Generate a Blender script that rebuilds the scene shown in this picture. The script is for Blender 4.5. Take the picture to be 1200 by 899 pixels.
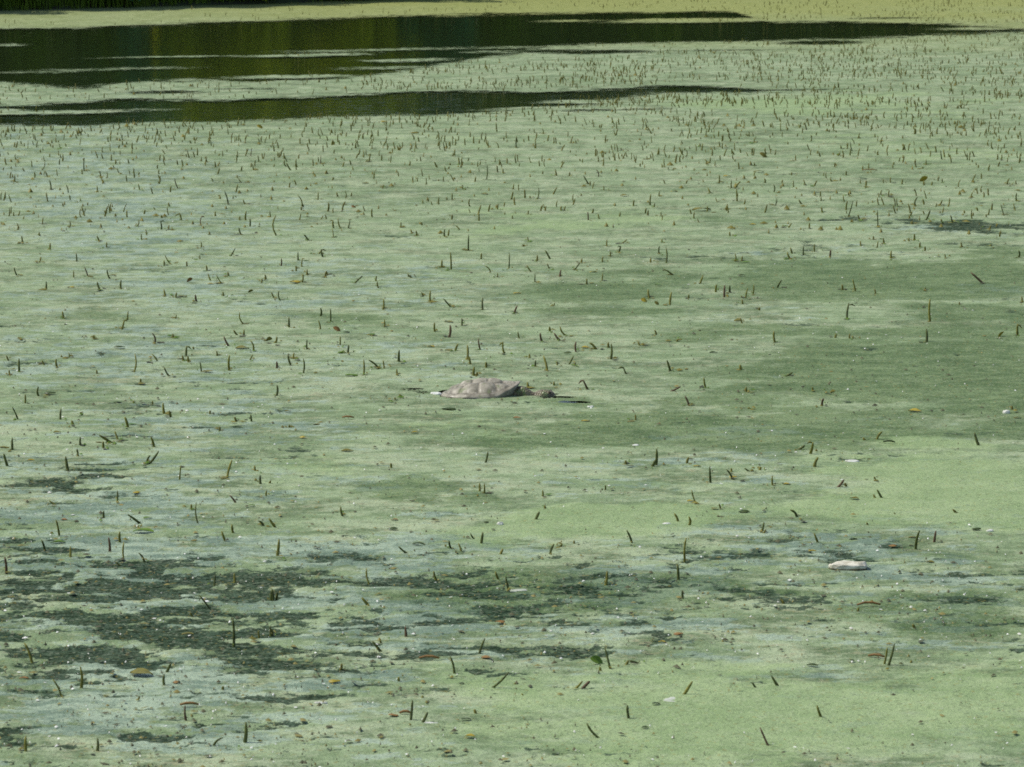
import bpy, bmesh, math, random
import numpy as np
from mathutils import Vector, Matrix

random.seed(7)
rng = np.random.default_rng(7)
sc = bpy.context.scene
for o in list(bpy.data.objects):
    bpy.data.objects.remove(o)
COL = sc.collection

# ------------------------------------------------------------------ camera
F_PX, CX, CY, HOR, CAM_H = 4000.0, 600.0, 449.5, -150.0, 2.44
PITCH = math.atan((CY - HOR) / F_PX)
cam_d = bpy.data.cameras.new("camera")
cam = bpy.data.objects.new("camera", cam_d)
COL.objects.link(cam)
cam.location = (0, 0, CAM_H)
cam.rotation_euler = (math.pi / 2 - PITCH, 0, 0)
cam_d.sensor_width = 36.0
cam_d.lens = F_PX / 1200.0 * 36.0
cam_d.clip_start = 0.1
cam_d.clip_end = 3000
cam_d.dof.use_dof = True
cam_d.dof.focus_distance = 15.5
cam_d.dof.aperture_fstop = 16.0
sc.camera = cam

# ------------------------------------------------------------------ light
SUN_EL, SUN_AZ = math.radians(54), math.radians(-84)      # from the left
w = bpy.data.worlds.new("World")
sc.world = w
w.use_nodes = True
nt = w.node_tree
nt.nodes.clear()
sky = nt.nodes.new("ShaderNodeTexSky")
sky.sky_type = 'NISHITA'
sky.sun_disc = False
sky.sun_elevation = SUN_EL
sky.sun_rotation = SUN_AZ
sky.air_density = 1.0
sky.dust_density = 1.5
bg = nt.nodes.new("ShaderNodeBackground")
bg.inputs['Strength'].default_value = 0.10
wo = nt.nodes.new("ShaderNodeOutputWorld")
nt.links.new(sky.outputs[0], bg.inputs[0])
nt.links.new(bg.outputs[0], wo.inputs[0])
sd = bpy.data.lights.new("sun", 'SUN')
sd.energy = 3.3
sd.angle = math.radians(0.53)
sd.color = (1.0, 0.96, 0.86)
sun = bpy.data.objects.new("sun", sd)
COL.objects.link(sun)
sdir = Vector((math.sin(SUN_AZ) * math.cos(SUN_EL), math.cos(SUN_AZ) * math.cos(SUN_EL), math.sin(SUN_EL)))
sun.rotation_euler = sdir.to_track_quat('Z', 'Y').to_euler()
sun.location = (-10, 20, 30)

sc.view_settings.view_transform = 'Standard'
sc.view_settings.look = 'None'
sc.view_settings.exposure = 0.28
sc.view_settings.gamma = 1.0
sc.view_settings.use_curve_mapping = False
sc.render.engine = 'CYCLES'
sc.cycles.use_denoising = False
sc.cycles.max_bounces = 6
sc.cycles.transparent_max_bounces = 12
sc.cycles.filter_width = 1.7

# ------------------------------------------------------------------ placing
FWD = np.array([0, math.cos(PITCH), -math.sin(PITCH)])
UPV = np.array([0, math.sin(PITCH), math.cos(PITCH)])
CP = np.array([0, 0, CAM_H])


def ground(px, py, z=0.0):
    """measured photo position -> point of the pond surface (metres)"""
    xc = (np.asarray(px, float) - CX) / F_PX
    yc = -(np.asarray(py, float) - CY) / F_PX
    dy = FWD[1] + UPV[1] * yc
    dz = FWD[2] + UPV[2] * yc
    t = (z - CAM_H) / dz
    return xc * t, dy * t


def scale_at(y):                                   # photo pixels per metre at distance y
    return F_PX / (y * FWD[1] + (-CAM_H) * FWD[2])


def project(x, y):
    dep = y * FWD[1] - CAM_H * FWD[2]
    v = y * UPV[1] - CAM_H * UPV[2]
    return CX + F_PX * x / dep, CY - F_PX * v / dep


# ------------------------------------------------------------------ noise
_T = rng.random((512, 512))


def vnoise(x, y, s, seed=0):
    x = np.asarray(x) * s + seed * 37.13
    y = np.asarray(y) * s + seed * 91.71
    ix, iy = np.floor(x).astype(int), np.floor(y).astype(int)
    fx, fy = x - ix, y - iy
    fx = fx * fx * fx * (fx * (fx * 6 - 15) + 10)
    fy = fy * fy * fy * (fy * (fy * 6 - 15) + 10)
    g = lambda a, b: _T[a & 511, b & 511]
    return (g(ix, iy) * (1 - fx) * (1 - fy) + g(ix + 1, iy) * fx * (1 - fy)
            + g(ix, iy + 1) * (1 - fx) * fy + g(ix + 1, iy + 1) * fx * fy)


def fbm(x, y, s, o=4, seed=0, gain=0.5):
    r, a, n = 0, 1.0, 0
    for k in range(o):
        r = r + a * (vnoise(x, y, s * 2.03 ** k, seed + k * 5) - 0.5)
        n += a
        a *= gain
    return r / n


def sstep(a, b, x):
    t = np.clip((x - a) / (b - a), 0, 1)
    return t * t * (3 - 2 * t)


# ------------------------------------------------------------------ helpers
def link(name, me, parent=None, mats=(), kind=None):
    o = bpy.data.objects.new(name, me)
    COL.objects.link(o)
    for m in mats:
        if m.name not in [q.name for q in me.materials]:
            me.materials.append(m)
    if parent is not None:
        o.parent = parent
    if kind:
        o['kind'] = kind
    return o


def tag(o, label, cat, group=None):
    o['label'] = label
    o['category'] = cat
    if group:
        o['group'] = group
    return o


def empty(name, loc, rz=0.0):
    o = bpy.data.objects.new(name, None)
    COL.objects.link(o)
    o.location = loc
    o.rotation_euler = (0, 0, rz)
    o.empty_display_size = 0.1
    return o


def mesh_np(name, V, Fq, smooth=False):
    me = bpy.data.meshes.new(name)
    V = np.asarray(V, np.float32)
    Fq = np.asarray(Fq, np.int32)
    me.vertices.add(len(V))
    me.vertices.foreach_set('co', V.ravel())
    n, k = Fq.shape
    me.loops.add(n * k)
    me.loops.foreach_set('vertex_index', Fq.ravel())
    me.polygons.add(n)
    me.polygons.foreach_set('loop_start', np.arange(0, n * k, k, dtype=np.int32))
    if smooth:
        me.polygons.foreach_set('use_smooth', np.ones(n, bool))
    me.update(calc_edges=True)
    return me


class NB:
    """small node-tree writer"""
    def __init__(s, name):
        s.m = bpy.data.materials.new(name)
        s.m.use_nodes = True
        s.t = s.m.node_tree
        s.t.nodes.clear()
        s.out = s.t.nodes.new("ShaderNodeOutputMaterial")
        s.p = s.t.nodes.new("ShaderNodeBsdfPrincipled")
        s.t.links.new(s.p.outputs[0], s.out.inputs[0])

    def n(s, typ, **kw):
        q = s.t.nodes.new(typ)
        for k, v in kw.items():
            setattr(q, k, v)
        return q

    def l(s, a, b):
        s.t.links.new(a, b)

    def put(s, sock, v):
        if hasattr(v, 'is_output'):
            s.l(v, sock)
        else:
            if isinstance(v, tuple) and len(v) == 3 and sock.type == 'RGBA':
                v = (*v, 1)
            sock.default_value = v

    def math(s, op, a, b=0.0, c=None, clamp=False):
        q = s.n("ShaderNodeMath", operation=op, use_clamp=clamp)
        s.put(q.inputs[0], a)
        s.put(q.inputs[1], b)
        if c is not None:
            s.put(q.inputs[2], c)
        return q.outputs[0]

    def mix(s, f, a, b):
        q = s.n("ShaderNodeMix", data_type='RGBA')
        s.put(q.inputs[0], f)
        s.put(q.inputs[6], a)
        s.put(q.inputs[7], b)
        return q.outputs[2]

    def rng(s, v, a, b, c=0.0, d=1.0, smooth=True):
        q = s.n("ShaderNodeMapRange", interpolation_type='SMOOTHSTEP' if smooth else 'LINEAR')
        s.put(q.inputs[0], v)
        for i, z in enumerate((a, b, c, d)):
            q.inputs[i + 1].default_value = z
        return q.outputs[0]

    def coord(s, which='Object', scale=(1, 1, 1)):
        tc = s.n("ShaderNodeTexCoord")
        mp = s.n("ShaderNodeMapping")
        mp.inputs['Scale'].default_value = scale
        s.l(tc.outputs[which], mp.inputs[0])
        return mp.outputs[0]

    def noise(s, vec, sc_, det=4, rough=0.55, dist=0.0):
        q = s.n("ShaderNodeTexNoise")
        s.l(vec, q.inputs['Vector'])
        q.inputs['Scale'].default_value = sc_
        q.inputs['Detail'].default_value = det
        q.inputs['Roughness'].default_value = rough
        q.inputs['Distortion'].default_value = dist
        return q.outputs[0]

    def attr(s, name):
        q = s.n("ShaderNodeAttribute", attribute_name=name)
        return q.outputs['Fac']

    def bump(s, h, strength, dist):
        q = s.n("ShaderNodeBump")
        s.put(q.inputs['Height'], h)
        q.inputs['Strength'].default_value = strength
        q.inputs['Distance'].default_value = dist
        s.l(q.outputs[0], s.p.inputs['Normal'])
        return q

    def set(s, **kw):
        for k, v in kw.items():
            s.put(s.p.inputs[k.replace('_', ' ')], v)
        return s.m


def plain(name, c1, c2, scale=30.0, rough=0.7, bump=0.3, dist=0.002, spec=0.3, rand=0.25):
    b = NB(name)
    v = b.coord('Object')
    n = b.noise(v, scale, 4)
    oi = b.n("ShaderNodeObjectInfo")
    f = b.math('ADD', b.rng(n, 0.3, 0.7), b.math('MULTIPLY', b.math('SUBTRACT', oi.outputs['Random'], 0.5), rand * 2), clamp=True)
    b.put(b.p.inputs['Base Color'], b.mix(f, c1, c2))
    b.set(Roughness=rough)
    b.p.inputs['Specular IOR Level'].default_value = spec
    b.bump(n, bump, dist)
    return b.m


# ------------------------------------------------------------------ materials
def m_water():
    b = NB("pond_water")
    v = b.coord('Object')
    n1 = b.noise(b.coord('Object', (1.0, 2.2, 1)), 3.0, 3)
    n2 = b.noise(v, 22.0, 2)
    h = b.math('ADD', b.math('MULTIPLY', n1, 1.0), b.math('MULTIPLY', n2, 0.10))
    b.set(Base_Color=(0.020, 0.032, 0.012), Roughness=0.045, IOR=1.333)
    b.bump(h, 1.0, 0.0065)
    return b.m


def m_mat():
    b = NB("duckweed_cover")
    v = b.coord('Object')
    vs = b.coord('Object', (0.55, 1.0, 1.0))                 # rafts drift and line up with the wind
    fine = b.noise(v, 95.0, 3, 0.6)
    mid = b.noise(vs, 15.0, 5, 0.65)
    mid2 = b.noise(vs, 38.0, 4, 0.6)
    big = b.noise(vs, 3.4, 6, 0.62)
    grain = b.noise(v, 260.0, 2, 0.6)
    dark, lush, film, far, moss = [b.attr(k) for k in ('dark', 'lush', 'film', 'far', 'moss')]
    ctr = lambda q, k: b.math('MULTIPLY', b.math('SUBTRACT', q, 0.5), k)
    wob = b.math('ADD', b.math('ADD', ctr(mid, 1.5), ctr(mid2, 1.0)), ctr(fine, 0.7))
    lo = b.math('SUBTRACT', 1.0, b.rng(lush, .3, .9, 0, .75))   # smooth lush mats vary less
    wl = b.math('ADD', b.math('MULTIPLY', b.math('MULTIPLY', wob, lo), .8), b.attr('tone'))
    pale = b.mix(b.rng(b.math('ADD', 0.5, wl), 0.10, 0.90), (0.124, 0.176, 0.088), (0.335, 0.402, 0.248))
    pale = b.mix(b.rng(big, 0.42, 0.62, 0, 0.7), pale, b.mix(b.rng(mid, .35, .65), (0.185, 0.262, 0.130), (0.258, 0.348, 0.192)))
    pale = b.mix(b.rng(b.math('SUBTRACT', mid2, ctr(big, .6)), 0.58, 0.70, 0, 0.6), pale, (0.290, 0.280, 0.165))
    lushc = b.mix(b.rng(b.math('ADD', 0.5, wl), 0.1, 0.9), (0.215, 0.303, 0.140), (0.298, 0.385, 0.198))
    sky_filmc = b.mix(b.rng(b.math('ADD', 0.5, wl), 0.15, 0.85), (0.155, 0.222, 0.148), (0.320, 0.405, 0.282))  # wet film, with the sky's teal reflection painted into its colour
    farc = b.mix(b.rng(mid, 0.3, 0.7), (0.190, 0.225, 0.055), (0.320, 0.335, 0.115))
    mossc = b.mix(b.rng(b.math('ADD', b.math('ADD', fine, ctr(mid, .7)), b.math('MULTIPLY', b.attr('tone'), .25)), 0.3, 0.7), (0.062, 0.110, 0.042), (0.155, 0.222, 0.098))
    darkc = b.mix(b.rng(b.math('ADD', fine, ctr(mid2, .8)), 0.36, 0.70), (0.008, 0.018, 0.012), (0.062, 0.100, 0.066))
    c = b.mix(b.rng(b.math('ADD', film, wob), 0.42, 0.62), pale, sky_filmc)
    c = b.mix(b.rng(b.math('ADD', lush, b.math('MULTIPLY', wob, 0.5)), 0.35, 0.75), c, lushc)
    c = b.mix(far, c, farc)
    mm = b.rng(b.math('ADD', moss, b.math('MULTIPLY', wob, 0.75)), 0.42, 0.60)
    c = b.mix(b.math('MULTIPLY', mm, 0.85), c, mossc)
    dm = b.rng(b.math('ADD', dark, b.math('MULTIPLY', wob, .9)), 0.44, 0.62)
    c = b.mix(b.math('MULTIPLY', dm, 0.92), c, darkc)
    # single fronds, pale, dark or yellowing
    vo = b.n("ShaderNodeTexVoronoi")
    b.l(v, vo.inputs['Vector'])
    vo.inputs['Scale'].default_value = 100.0
    sx = b.n("ShaderNodeSeparateColor")
    b.l(vo.outputs['Color'], sx.inputs[0])
    pr = sx.outputs[0]
    c = b.mix(b.rng(pr, 0.88, 0.92, 0, 0.2, False), c, (0.42, 0.45, 0.33))
    c = b.mix(b.rng(pr, 0.10, 0.07, 0, 0.32, False), c, (0.07, 0.085, 0.04))
    c = b.mix(b.rng(sx.outputs[1], 0.965, 0.975, 0, 0.4, False), c, (0.24, 0.21, 0.06))
    b.put(b.p.inputs['Base Color'], c)
    r = b.rng(b.math('ADD', film, wob), 0.40, 0.65, 0.80, 0.42)
    b.put(b.p.inputs['Roughness'], r)
    b.put(b.p.inputs['Specular IOR Level'], b.math('MULTIPLY', b.math('SUBTRACT', 1.0, dm), b.rng(b.math('ADD', film, wob), 0.40, 0.65, 0.12, 0.22)))
    h = b.math('ADD', b.math('MULTIPLY', fine, 0.6), b.math('ADD', b.math('MULTIPLY', mid, 2.0), b.math('MULTIPLY', grain, 0.25)))
    b.bump(h, 0.8, 0.012)
    # frayed rim towards open water
    e = b.attr('rim')
    a = b.rng(b.math('ADD', e, b.math('ADD', ctr(fine, 1.5), ctr(mid, 1.3))), 0.40, 0.54)
    b.put(b.p.inputs['Alpha'], a)
    return b.m


def m_leafy(name, c1, c2, trans=0.25, rough=0.55, scale=3.0):
    b = NB(name)
    v = b.coord('Object')
    n = b.noise(v, scale, 3)
    at = b.n("ShaderNodeNewGeometry")
    f = b.math('ADD', b.math('MULTIPLY', b.rng(n, 0.3, 0.7), 0.6), b.math('MULTIPLY', at.outputs['Random Per Island'], 0.4))
    col = b.mix(f, c1, c2)
    b.put(b.p.inputs['Base Color'], col)
    b.set(Roughness=rough)
    b.p.inputs['Specular IOR Level'].default_value = 0.3
    tr = b.n("ShaderNodeBsdfTranslucent")
    b.put(tr.inputs[0], col)
    mx = b.n("ShaderNodeMixShader")
    mx.inputs[0].default_value = trans
    b.l(b.p.outputs[0], mx.inputs[1])
    b.l(tr.outputs[0], mx.inputs[2])
    b.l(mx.outputs[0], b.out.inputs[0])
    return b.m


M = {}
M['water'] = m_water()
M['mat'] = m_mat()
M['stem_green'] = plain("stem_dark_green", (0.040, 0.055, 0.014), (0.115, 0.135, 0.032), 60, 0.6)
M['stem_olive'] = plain("stem_olive", (0.095, 0.100, 0.016), (0.220, 0.210, 0.040), 60, 0.6)
M['stem_brown'] = plain("stem_brown", (0.075, 0.048, 0.026), (0.150, 0.100, 0.055), 60, 0.7)
M['leaf_green'] = m_leafy("leaf_green", (0.075, 0.150, 0.015), (0.150, 0.250, 0.035), 0.2, 0.4, 40)
M['leaf_dark'] = m_leafy("leaf_dark_green", (0.020, 0.040, 0.012), (0.070, 0.100, 0.028), 0.1, 0.5, 40)
M['leaf_olive'] = m_leafy("leaf_olive", (0.095, 0.095, 0.016), (0.220, 0.200, 0.040), 0.15, 0.5, 40)
M['leaf_yellow'] = m_leafy("leaf_yellow", (0.280, 0.230, 0.020), (0.420, 0.340, 0.050), 0.2, 0.5, 40)
M['leaf_brown'] = m_leafy("leaf_brown", (0.150, 0.085, 0.030), (0.330, 0.190, 0.060), 0.1, 0.6, 40)
M['pale'] = plain("bleached_white", (0.50, 0.50, 0.44), (0.75, 0.76, 0.72), 40, 0.5, 0.2)
M['scum'] = plain("white_scum", (0.30, 0.34, 0.25), (0.50, 0.52, 0.44), 25, 0.5, 0.6, 0.004)
M['fleck_dark'] = plain("fleck_dark", (0.04, 0.045, 0.025), (0.10, 0.10, 0.05), 9, 0.7)
M['fleck_yellow'] = plain("fleck_yellow", (0.15, 0.14, 0.04), (0.24, 0.21, 0.07), 9, 0.6)

# ------------------------------------------------------------------ pond
# edges of the clear water, measured in the photograph and laid on the pond surface
W1T = ([-300, 0, 100, 200, 300, 400, 500, 600, 700, 760, 860, 900, 1000, 1060, 1150, 1200, 1300], [38, 34, 32, 28, 26, 22, 18.5, 16.5, 15, 15.5, 14, 27, 26, 27, 31, 35, 40])
W1B = ([-300, 0, 60, 100, 150, 230, 300, 370, 430, 500, 560, 600, 650, 750, 850, 900, 1000, 1100, 1200, 1300], [102, 100, 103, 104, 98, 96, 98, 95, 88, 81, 70, 65, 56, 53, 51, 49, 47, 43.5, 41, 40])
W2T = ([-300, 0, 80, 150, 250, 300, 400, 500, 600, 700, 760, 800, 850, 970], [128, 125, 121, 117, 119, 116, 113, 111, 109, 106, 102, 101, 104, 116])
W2B = ([-300, 0, 100, 200, 300, 400, 500, 560, 650, 680, 720, 780, 850, 970], [152, 148, 149, 146, 143, 139, 137, 134, 127, 122, 118, 112, 109, 107])
# (px, py, rx, ry) strips of weed lying across the clear water, and extra slits in the weed
WEED = [(10, 54, 22, 2.0), (60, 131, 95, 2.2), (0, 130, 30, 2.5), (355, 64, 70, 1.6), (480, 71, 40, 1.4), (540, 56, 130, 1.3), (815, 26, 95, 2.8),
        (960, 20, 60, 4), (450, 80, 50, 1.6), (330, 92, 60, 1.5), (80, 84, 90, 1.2), (200, 66, 60, 0.8), (670, 27, 30, 1.1), (590, 60, 40, 1.3), (1150, 35.5, 40, 1.6), (700, 120, 60, 2.0), (640, 130, 60, 2.2)]
SLIT = [(200, 109.5, 48, 2.0), (290, 105.5, 32, 1.2), (690, 131, 36, 1.4), (755, 129.5, 24, 1.0), (960, 51, 55, 2.6), (700, 62, 70, 2.4), (640, 61, 60, 2.0), (860, 60, 60, 0.9),
        (900, 107, 70, 0.8), (672, 474.5, 20, 2.0), (652, 468.5, 26, 1.7), (487, 459.5, 16, 1.3), (493, 463.5, 11, 1.2), (1040, 22, 35, 0.8), (550, 63, 50, 1.0)]


def open_field(x, y):
    u, v = project(x, y)
    n = fbm(x, y, 0.55, 4, 3) * 9 * np.clip((np.asarray(v) + 60) / 150, 0.25, 1) + fbm(x * .6, y, 4.0, 4, 9, .7) * 5.0
    a = np.minimum(v - np.interp(u, *W1T), np.interp(u, *W1B) - v)
    a = np.where((u > 1250), -9, a)
    bb = np.minimum(v - np.interp(u, *W2T), np.interp(u, *W2B) - v)
    bb = np.where((u > 940), -9, bb)
    s = np.maximum(a, bb) + n
    wig = fbm(x * .5, y, .45, 3, 61) * 7
    for (cx, cy, rx, ry) in WEED:
        q = 1 - ((u - cx) / rx) ** 2 - ((v - cy + wig + (u - cx) * 0.02) / ry) ** 2
        s = np.minimum(s, -q * ry * .8 + .3 - n * 0.6)
    for (cx, cy, rx, ry) in SLIT:
        q = 1 - ((u - cx) / rx) ** 2 - ((v - cy + (u - cx) * 0.01) / ry) ** 2
        s = np.maximum(s, q * ry + n * (0.25 if cy < 300 else 0.08))
    # wet gap where the turtle pushed the weed aside
    tx, ty = ground(563, 464.5)
    for (ox, oy, ax, ay) in ((0.0, 0, .196, .150), (.285, -.02, .080, .050), (.20, -.03, .06, .06)):
        q = np.hypot((np.asarray(x) - tx - ox) / ax, (np.asarray(y) - ty - oy) / ay)
        s = np.maximum(s, np.where(q < 1.6, 2.2 - np.abs(q - 0.98) * 22 + fbm(x, y, 24.0, 3, 91) * 9, -9))
    return s                                                     # >0 clear water


# patches of the cover: (px, py, rx, ry, weight)
MOSS = [(1080, 440, 190, 42, 1.1), (960, 440, 90, 20, .8), (1170, 455, 120, 50, 1.), (900, 508, 150, 26, 1.0), (780, 500, 170, 26, .85), (640, 520, 130, 20, .6), (1010, 500, 120, 16, .8),
        (1040, 335, 170, 28, 1.0), (1150, 320, 90, 24, .9), (900, 330, 140, 10, .6), (950, 318, 130, 14, .8), (1150, 370, 90, 14, .9), (980, 350, 110, 12, .7), (760, 325, 80, 12, .8), (680, 345, 110, 12, .8),
        (700, 370, 90, 10, .8), (560, 378, 70, 7, .5), (820, 395, 140, 10, .6), (1000, 395, 110, 10, .7), (1130, 388, 80, 8, .7), (700, 470, 70, 10, .7), (880, 472, 90, 9, .7), (490, 572, 70, 14, .9), (560, 585, 50, 9, .6),
        (440, 580, 40, 8, .6), (1090, 720, 150, 18, .8), (880, 660, 60, 6, .6), (640, 700, 150, 22, .9), (760, 690, 120, 14, .7), (560, 590, 60, 8, .4), (900, 690, 90, 10, .6), (420, 700, 90, 16, .5),
        (380, 375, 120, 8, .5), (150, 372, 120, 7, .4), (340, 345, 40, 5, .3), (870, 258, 60, 5, .5), (60, 850, 120, 14, .4), (1060, 660, 120, 8, .5)]
DARK = [(120, 735, 170, 22, .95), (60, 705, 90, 10, .9), (330, 690, 80, 16, .9), (250, 750, 190, 17, .9), (330, 770, 90, 12, .9), (150, 785, 150, 12, .8), (30, 770, 70, 8, .6), (310, 828, 60, 9, .95), (60, 800, 100, 7, .6),
        (390, 660, 45, 7, .8), (480, 730, 80, 14, .8), (430, 752, 60, 8, .7), (560, 758, 60, 8, .9), (650, 757, 60, 7, .9), (820, 743, 50, 6, .85), (650, 700, 90, 18, .55), (700, 670, 90, 10, .5), (870, 657, 60, 6, .65),
        (1080, 660, 90, 7, .65), (1130, 728, 80, 8, .7), (560, 690, 130, 11, .85), (620, 705, 110, 14, .9), (700, 690, 110, 10, .8), (820, 655, 60, 5, .7), (480, 705, 90, 8, .75), (760, 665, 110, 7, .65), (930, 690, 100, 7, .6), (1000, 720, 90, 8, .55), (700, 725, 80, 7, .6), (160, 665, 120, 6, .65), (90, 690, 120, 8, .8), (420, 770, 70, 7, .8), (40, 858, 60, 8, .6), (20, 563, 55, 5, .8), (40, 508, 45, 5, .6), (70, 545, 60, 5, .45), (20, 628, 30, 8, .6), (60, 645, 60, 5, .6), (250, 455, 60, 4, .5), (180, 540, 60, 4, .4),
        (1160, 266, 110, 7, 1.0), (1060, 262, 80, 5, .8), (1180, 245, 60, 4, .6), (1000, 262, 60, 4, .5), (900, 300, 110, 6, .45), (1120, 290, 90, 5, .5), (980, 292, 60, 6, .5), (560, 335, 50, 3.5, .5), (170, 318, 60, 3, .4), (280, 355, 40, 3, .45), (90, 665, 60, 5, .5), (960, 575, 90, 5, .35), (1000, 650, 60, 5, .45), (200, 690, 80, 10, .6), (20, 870, 60, 6, .5), (70, 874, 60, 4, .5)]
LUSH = [(1130, 585, 160, 45, 1.2), (1000, 600, 120, 30, .8), (720, 612, 170, 26, 1.1), (620, 640, 110, 16, .8), (820, 590, 100, 16, .7), (900, 840, 340, 60, 1.0), (600, 830, 130, 50, .7), (1100, 830, 200, 70, .9), (900, 125, 130, 14, .9), (1000, 120, 220, 20, .6),
        (1050, 180, 160, 30, .5), (620, 270, 140, 16, .7), (700, 255, 160, 22, .6), (480, 160, 200, 20, .4), (400, 540, 130, 30, .5), (560, 500, 120, 20, .5), (1160, 700, 90, 16, .5), (560, 540, 100, 16, .6), (1100, 530, 160, 16, .7), (640, 660, 60, 10, .5), (450, 260, 120, 30, .3), (330, 540, 80, 20, .4)]
SKY_FILM = [(60, 200, 200, 60, .6), (150, 260, 220, 60, .7), (250, 340, 260, 50, .6), (100, 420, 240, 50, .7), (200, 500, 200, 50, .7), (150, 590, 220, 60, .8), (200, 680, 300, 60, 1.), (120, 830, 220, 60, 1.0), (350, 800, 130, 50, .8), (560, 720, 200, 40, .9), (800, 700, 200, 40, .9),
        (930, 660, 150, 35, .9), (1060, 700, 170, 40, .8), (850, 630, 130, 20, .7), (620, 570, 140, 18, .7), (900, 570, 110, 12, .6), (480, 650, 200, 40, .7), (1100, 640, 120, 16, .7), (820, 545, 120, 12, .5), (1050, 760, 200, 30, .6), (1100, 265, 140, 18, .6), (950, 300, 120, 14, .5), (480, 340, 180, 30, .5), (380, 430, 160, 30, .5), (540, 410, 160, 20, .5), (900, 370, 150, 14, .4), (1150, 345, 60, 8, .6), (820, 500, 70, 6, .6), (960, 540, 90, 8, .5), (720, 505, 90, 6, .6)]


def patch_field(x, y, items, seed, warp=1.0):
    u, v = project(x, y)
    k = np.clip((v + 150) / 600, 0.2, 2)
    wu = u + fbm(x, y, 1.1, 4, seed) * 170 * warp * k + fbm(x, y, 6.0, 2, seed + 30) * 30 * k
    wv = v + fbm(x, y, 1.3, 4, seed + 11) * 26 * warp * k * k + fbm(x, y, 7.0, 3, seed + 21) * 10 * k * k
    f = np.zeros_like(u)
    for (cx, cy, rx, ry, wt) in items:
        d = ((wu - cx) / rx) ** 2 + ((wv - cy) / ry) ** 2
        f = np.maximum(f, wt * np.exp(-d * 0.75))
    return f


def build_pond():
    # clear water below everything
    me = mesh_np('pond_water', [(-160, -6, 0), (160, -6, 0), (160, 230, 0), (-160, 230, 0)], [(0, 1, 2, 3)])
    o = link('pond_water', me, mats=[M['water']], kind='structure')
    # floating cover, finer where it is close to the viewpoint
    rows = np.concatenate([np.linspace(-70, 160, 250), np.linspace(161, 960, 430)])
    cols = np.linspace(-330, 1530, 640)
    U, Vv = np.meshgrid(cols, rows)
    X, Y = ground(U, Vv)
    jit = (rng.random(X.shape) - .5)
    X = X + jit * 1.2 / scale_at(Y)
    s = open_field(X, Y)
    dark = patch_field(X, Y, DARK, 101)
    moss = patch_field(X, Y, MOSS, 141)
    lush = patch_field(X, Y, LUSH, 171)
    film = patch_field(X, Y, SKY_FILM, 201)
    left = sstep(520, -50, U) * sstep(250, 700, Vv)
    streak = fbm(X * .45, Y, 5.5, 6, 55, .72)
    shred = fbm(X * .38, Y, 13.0, 4, 355, .75)
    dark = dark * .86 + streak * (1.6 + 0.8 * left) + shred * (1.0 + 1.3 * left + .8 * sstep(560, 700, Vv)) + 0.10 * left + .07 * sstep(600, 690, Vv) * sstep(800, 730, Vv) - 0.03
    dark = dark - 0.30 * sstep(.4, .9, lush)
    moss = moss * 1.08 + fbm(X * .45, Y, 4.5, 5, 66, .7) * 1.2
    film = film * .72 + fbm(X * .42, Y, 7.5, 5, 77, .78) * (1.3 + 1.3 * sstep(380, 620, Vv))
    lush = lush * .9 + fbm(X * .5, Y, 3.0, 5, 88, .65) * 1.2
    tone = fbm(X * .5, Y, 7.0, 5, 301, .8) * 2.4 + fbm(X * .5, Y, 1.3, 3, 311) * .8
    tone *= (1 - .65 * sstep(.5, 1.0, lush)) * (.62 + .38 * sstep(380, 640, Vv))
    film = film + .10 * sstep(560, 200, Vv) * sstep(1000, 300, U)
    far = sstep(75, 5, Vv + fbm(X, Y, .3, 3, 12) * 40) * np.maximum(sstep(-100, 800, U + (40 - Vv) * 9), sstep(42, 28, Vv) * .6) * 0.9
    dark *= sstep(60, 180, Vv)
    rim = 0.5 - s / np.where(Vv < 200, 7.0, 4.0)
    Z = 0.006 + fbm(X, Y, 7.0, 4, 31) * 0.012 + fbm(X, Y, 1.5, 2, 32) * 0.004
    Z += 0.007 * sstep(.56, .46, dark)
    Z = np.clip(Z, 0.0035, 0.03)
    nr, nc = X.shape
    idx = np.arange(nr * nc).reshape(nr, nc)
    quads = np.stack([idx[1:, :-1], idx[1:, 1:], idx[:-1, 1:], idx[:-1, :-1]], -1).reshape(-1, 4)
    # past the far shore there is no water
    bx0, by0 = ground(0, 14)
    bx1, by1 = ground(480, 0)
    beyond = (Y - (by0 + (X - bx0) * (by1 - by0) / (bx1 - bx0))).ravel() > 0.6
    cut = ((s > 6.0).ravel() | beyond)
    keep = ~(cut[quads].all(1))
    quads = quads[keep]
    used = np.zeros(nr * nc, bool)
    used[quads.ravel()] = True
    re = np.cumsum(used) - 1
    P = np.stack([X.ravel(), Y.ravel(), Z.ravel()], -1)[used]
    me = mesh_np('duckweed', P, re[quads], smooth=True)
    for k, a in (('dark', dark), ('moss', moss), ('lush', lush), ('film', film), ('far', far), ('rim', rim), ('tone', tone)):
        at = me.attributes.new(k, 'FLOAT', 'POINT')
        at.data.foreach_set('value', np.clip(a.ravel()[used], -2, 2).astype(np.float32))
    o = link('duckweed', me, mats=[M['mat']], kind='stuff')
    o['label'] = 'pale green duckweed and algae scum covering most of the pond'
    o['category'] = 'duckweed'
    return (bx0, by0, bx1, by1)


BANK = build_pond()


def classify(x, y):
    x, y = np.array([x]), np.array([y])
    d = patch_field(x, y, DARK, 101)[0] * .95 + fbm(x, y, 2.2, 5, 55, .62)[0] * .6
    m = patch_field(x, y, MOSS, 141)[0] + fbm(x, y, 1.6, 4, 66)[0] * .55
    l = patch_field(x, y, LUSH, 171)[0] + fbm(x, y, .9, 3, 88)[0] * .35
    if d > .5: return 'a dark algae streak'
    if m > .55: return 'dark green algae'
    if l > .55: return 'smooth bright green duckweed'
    return 'pale scummy duckweed'


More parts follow.
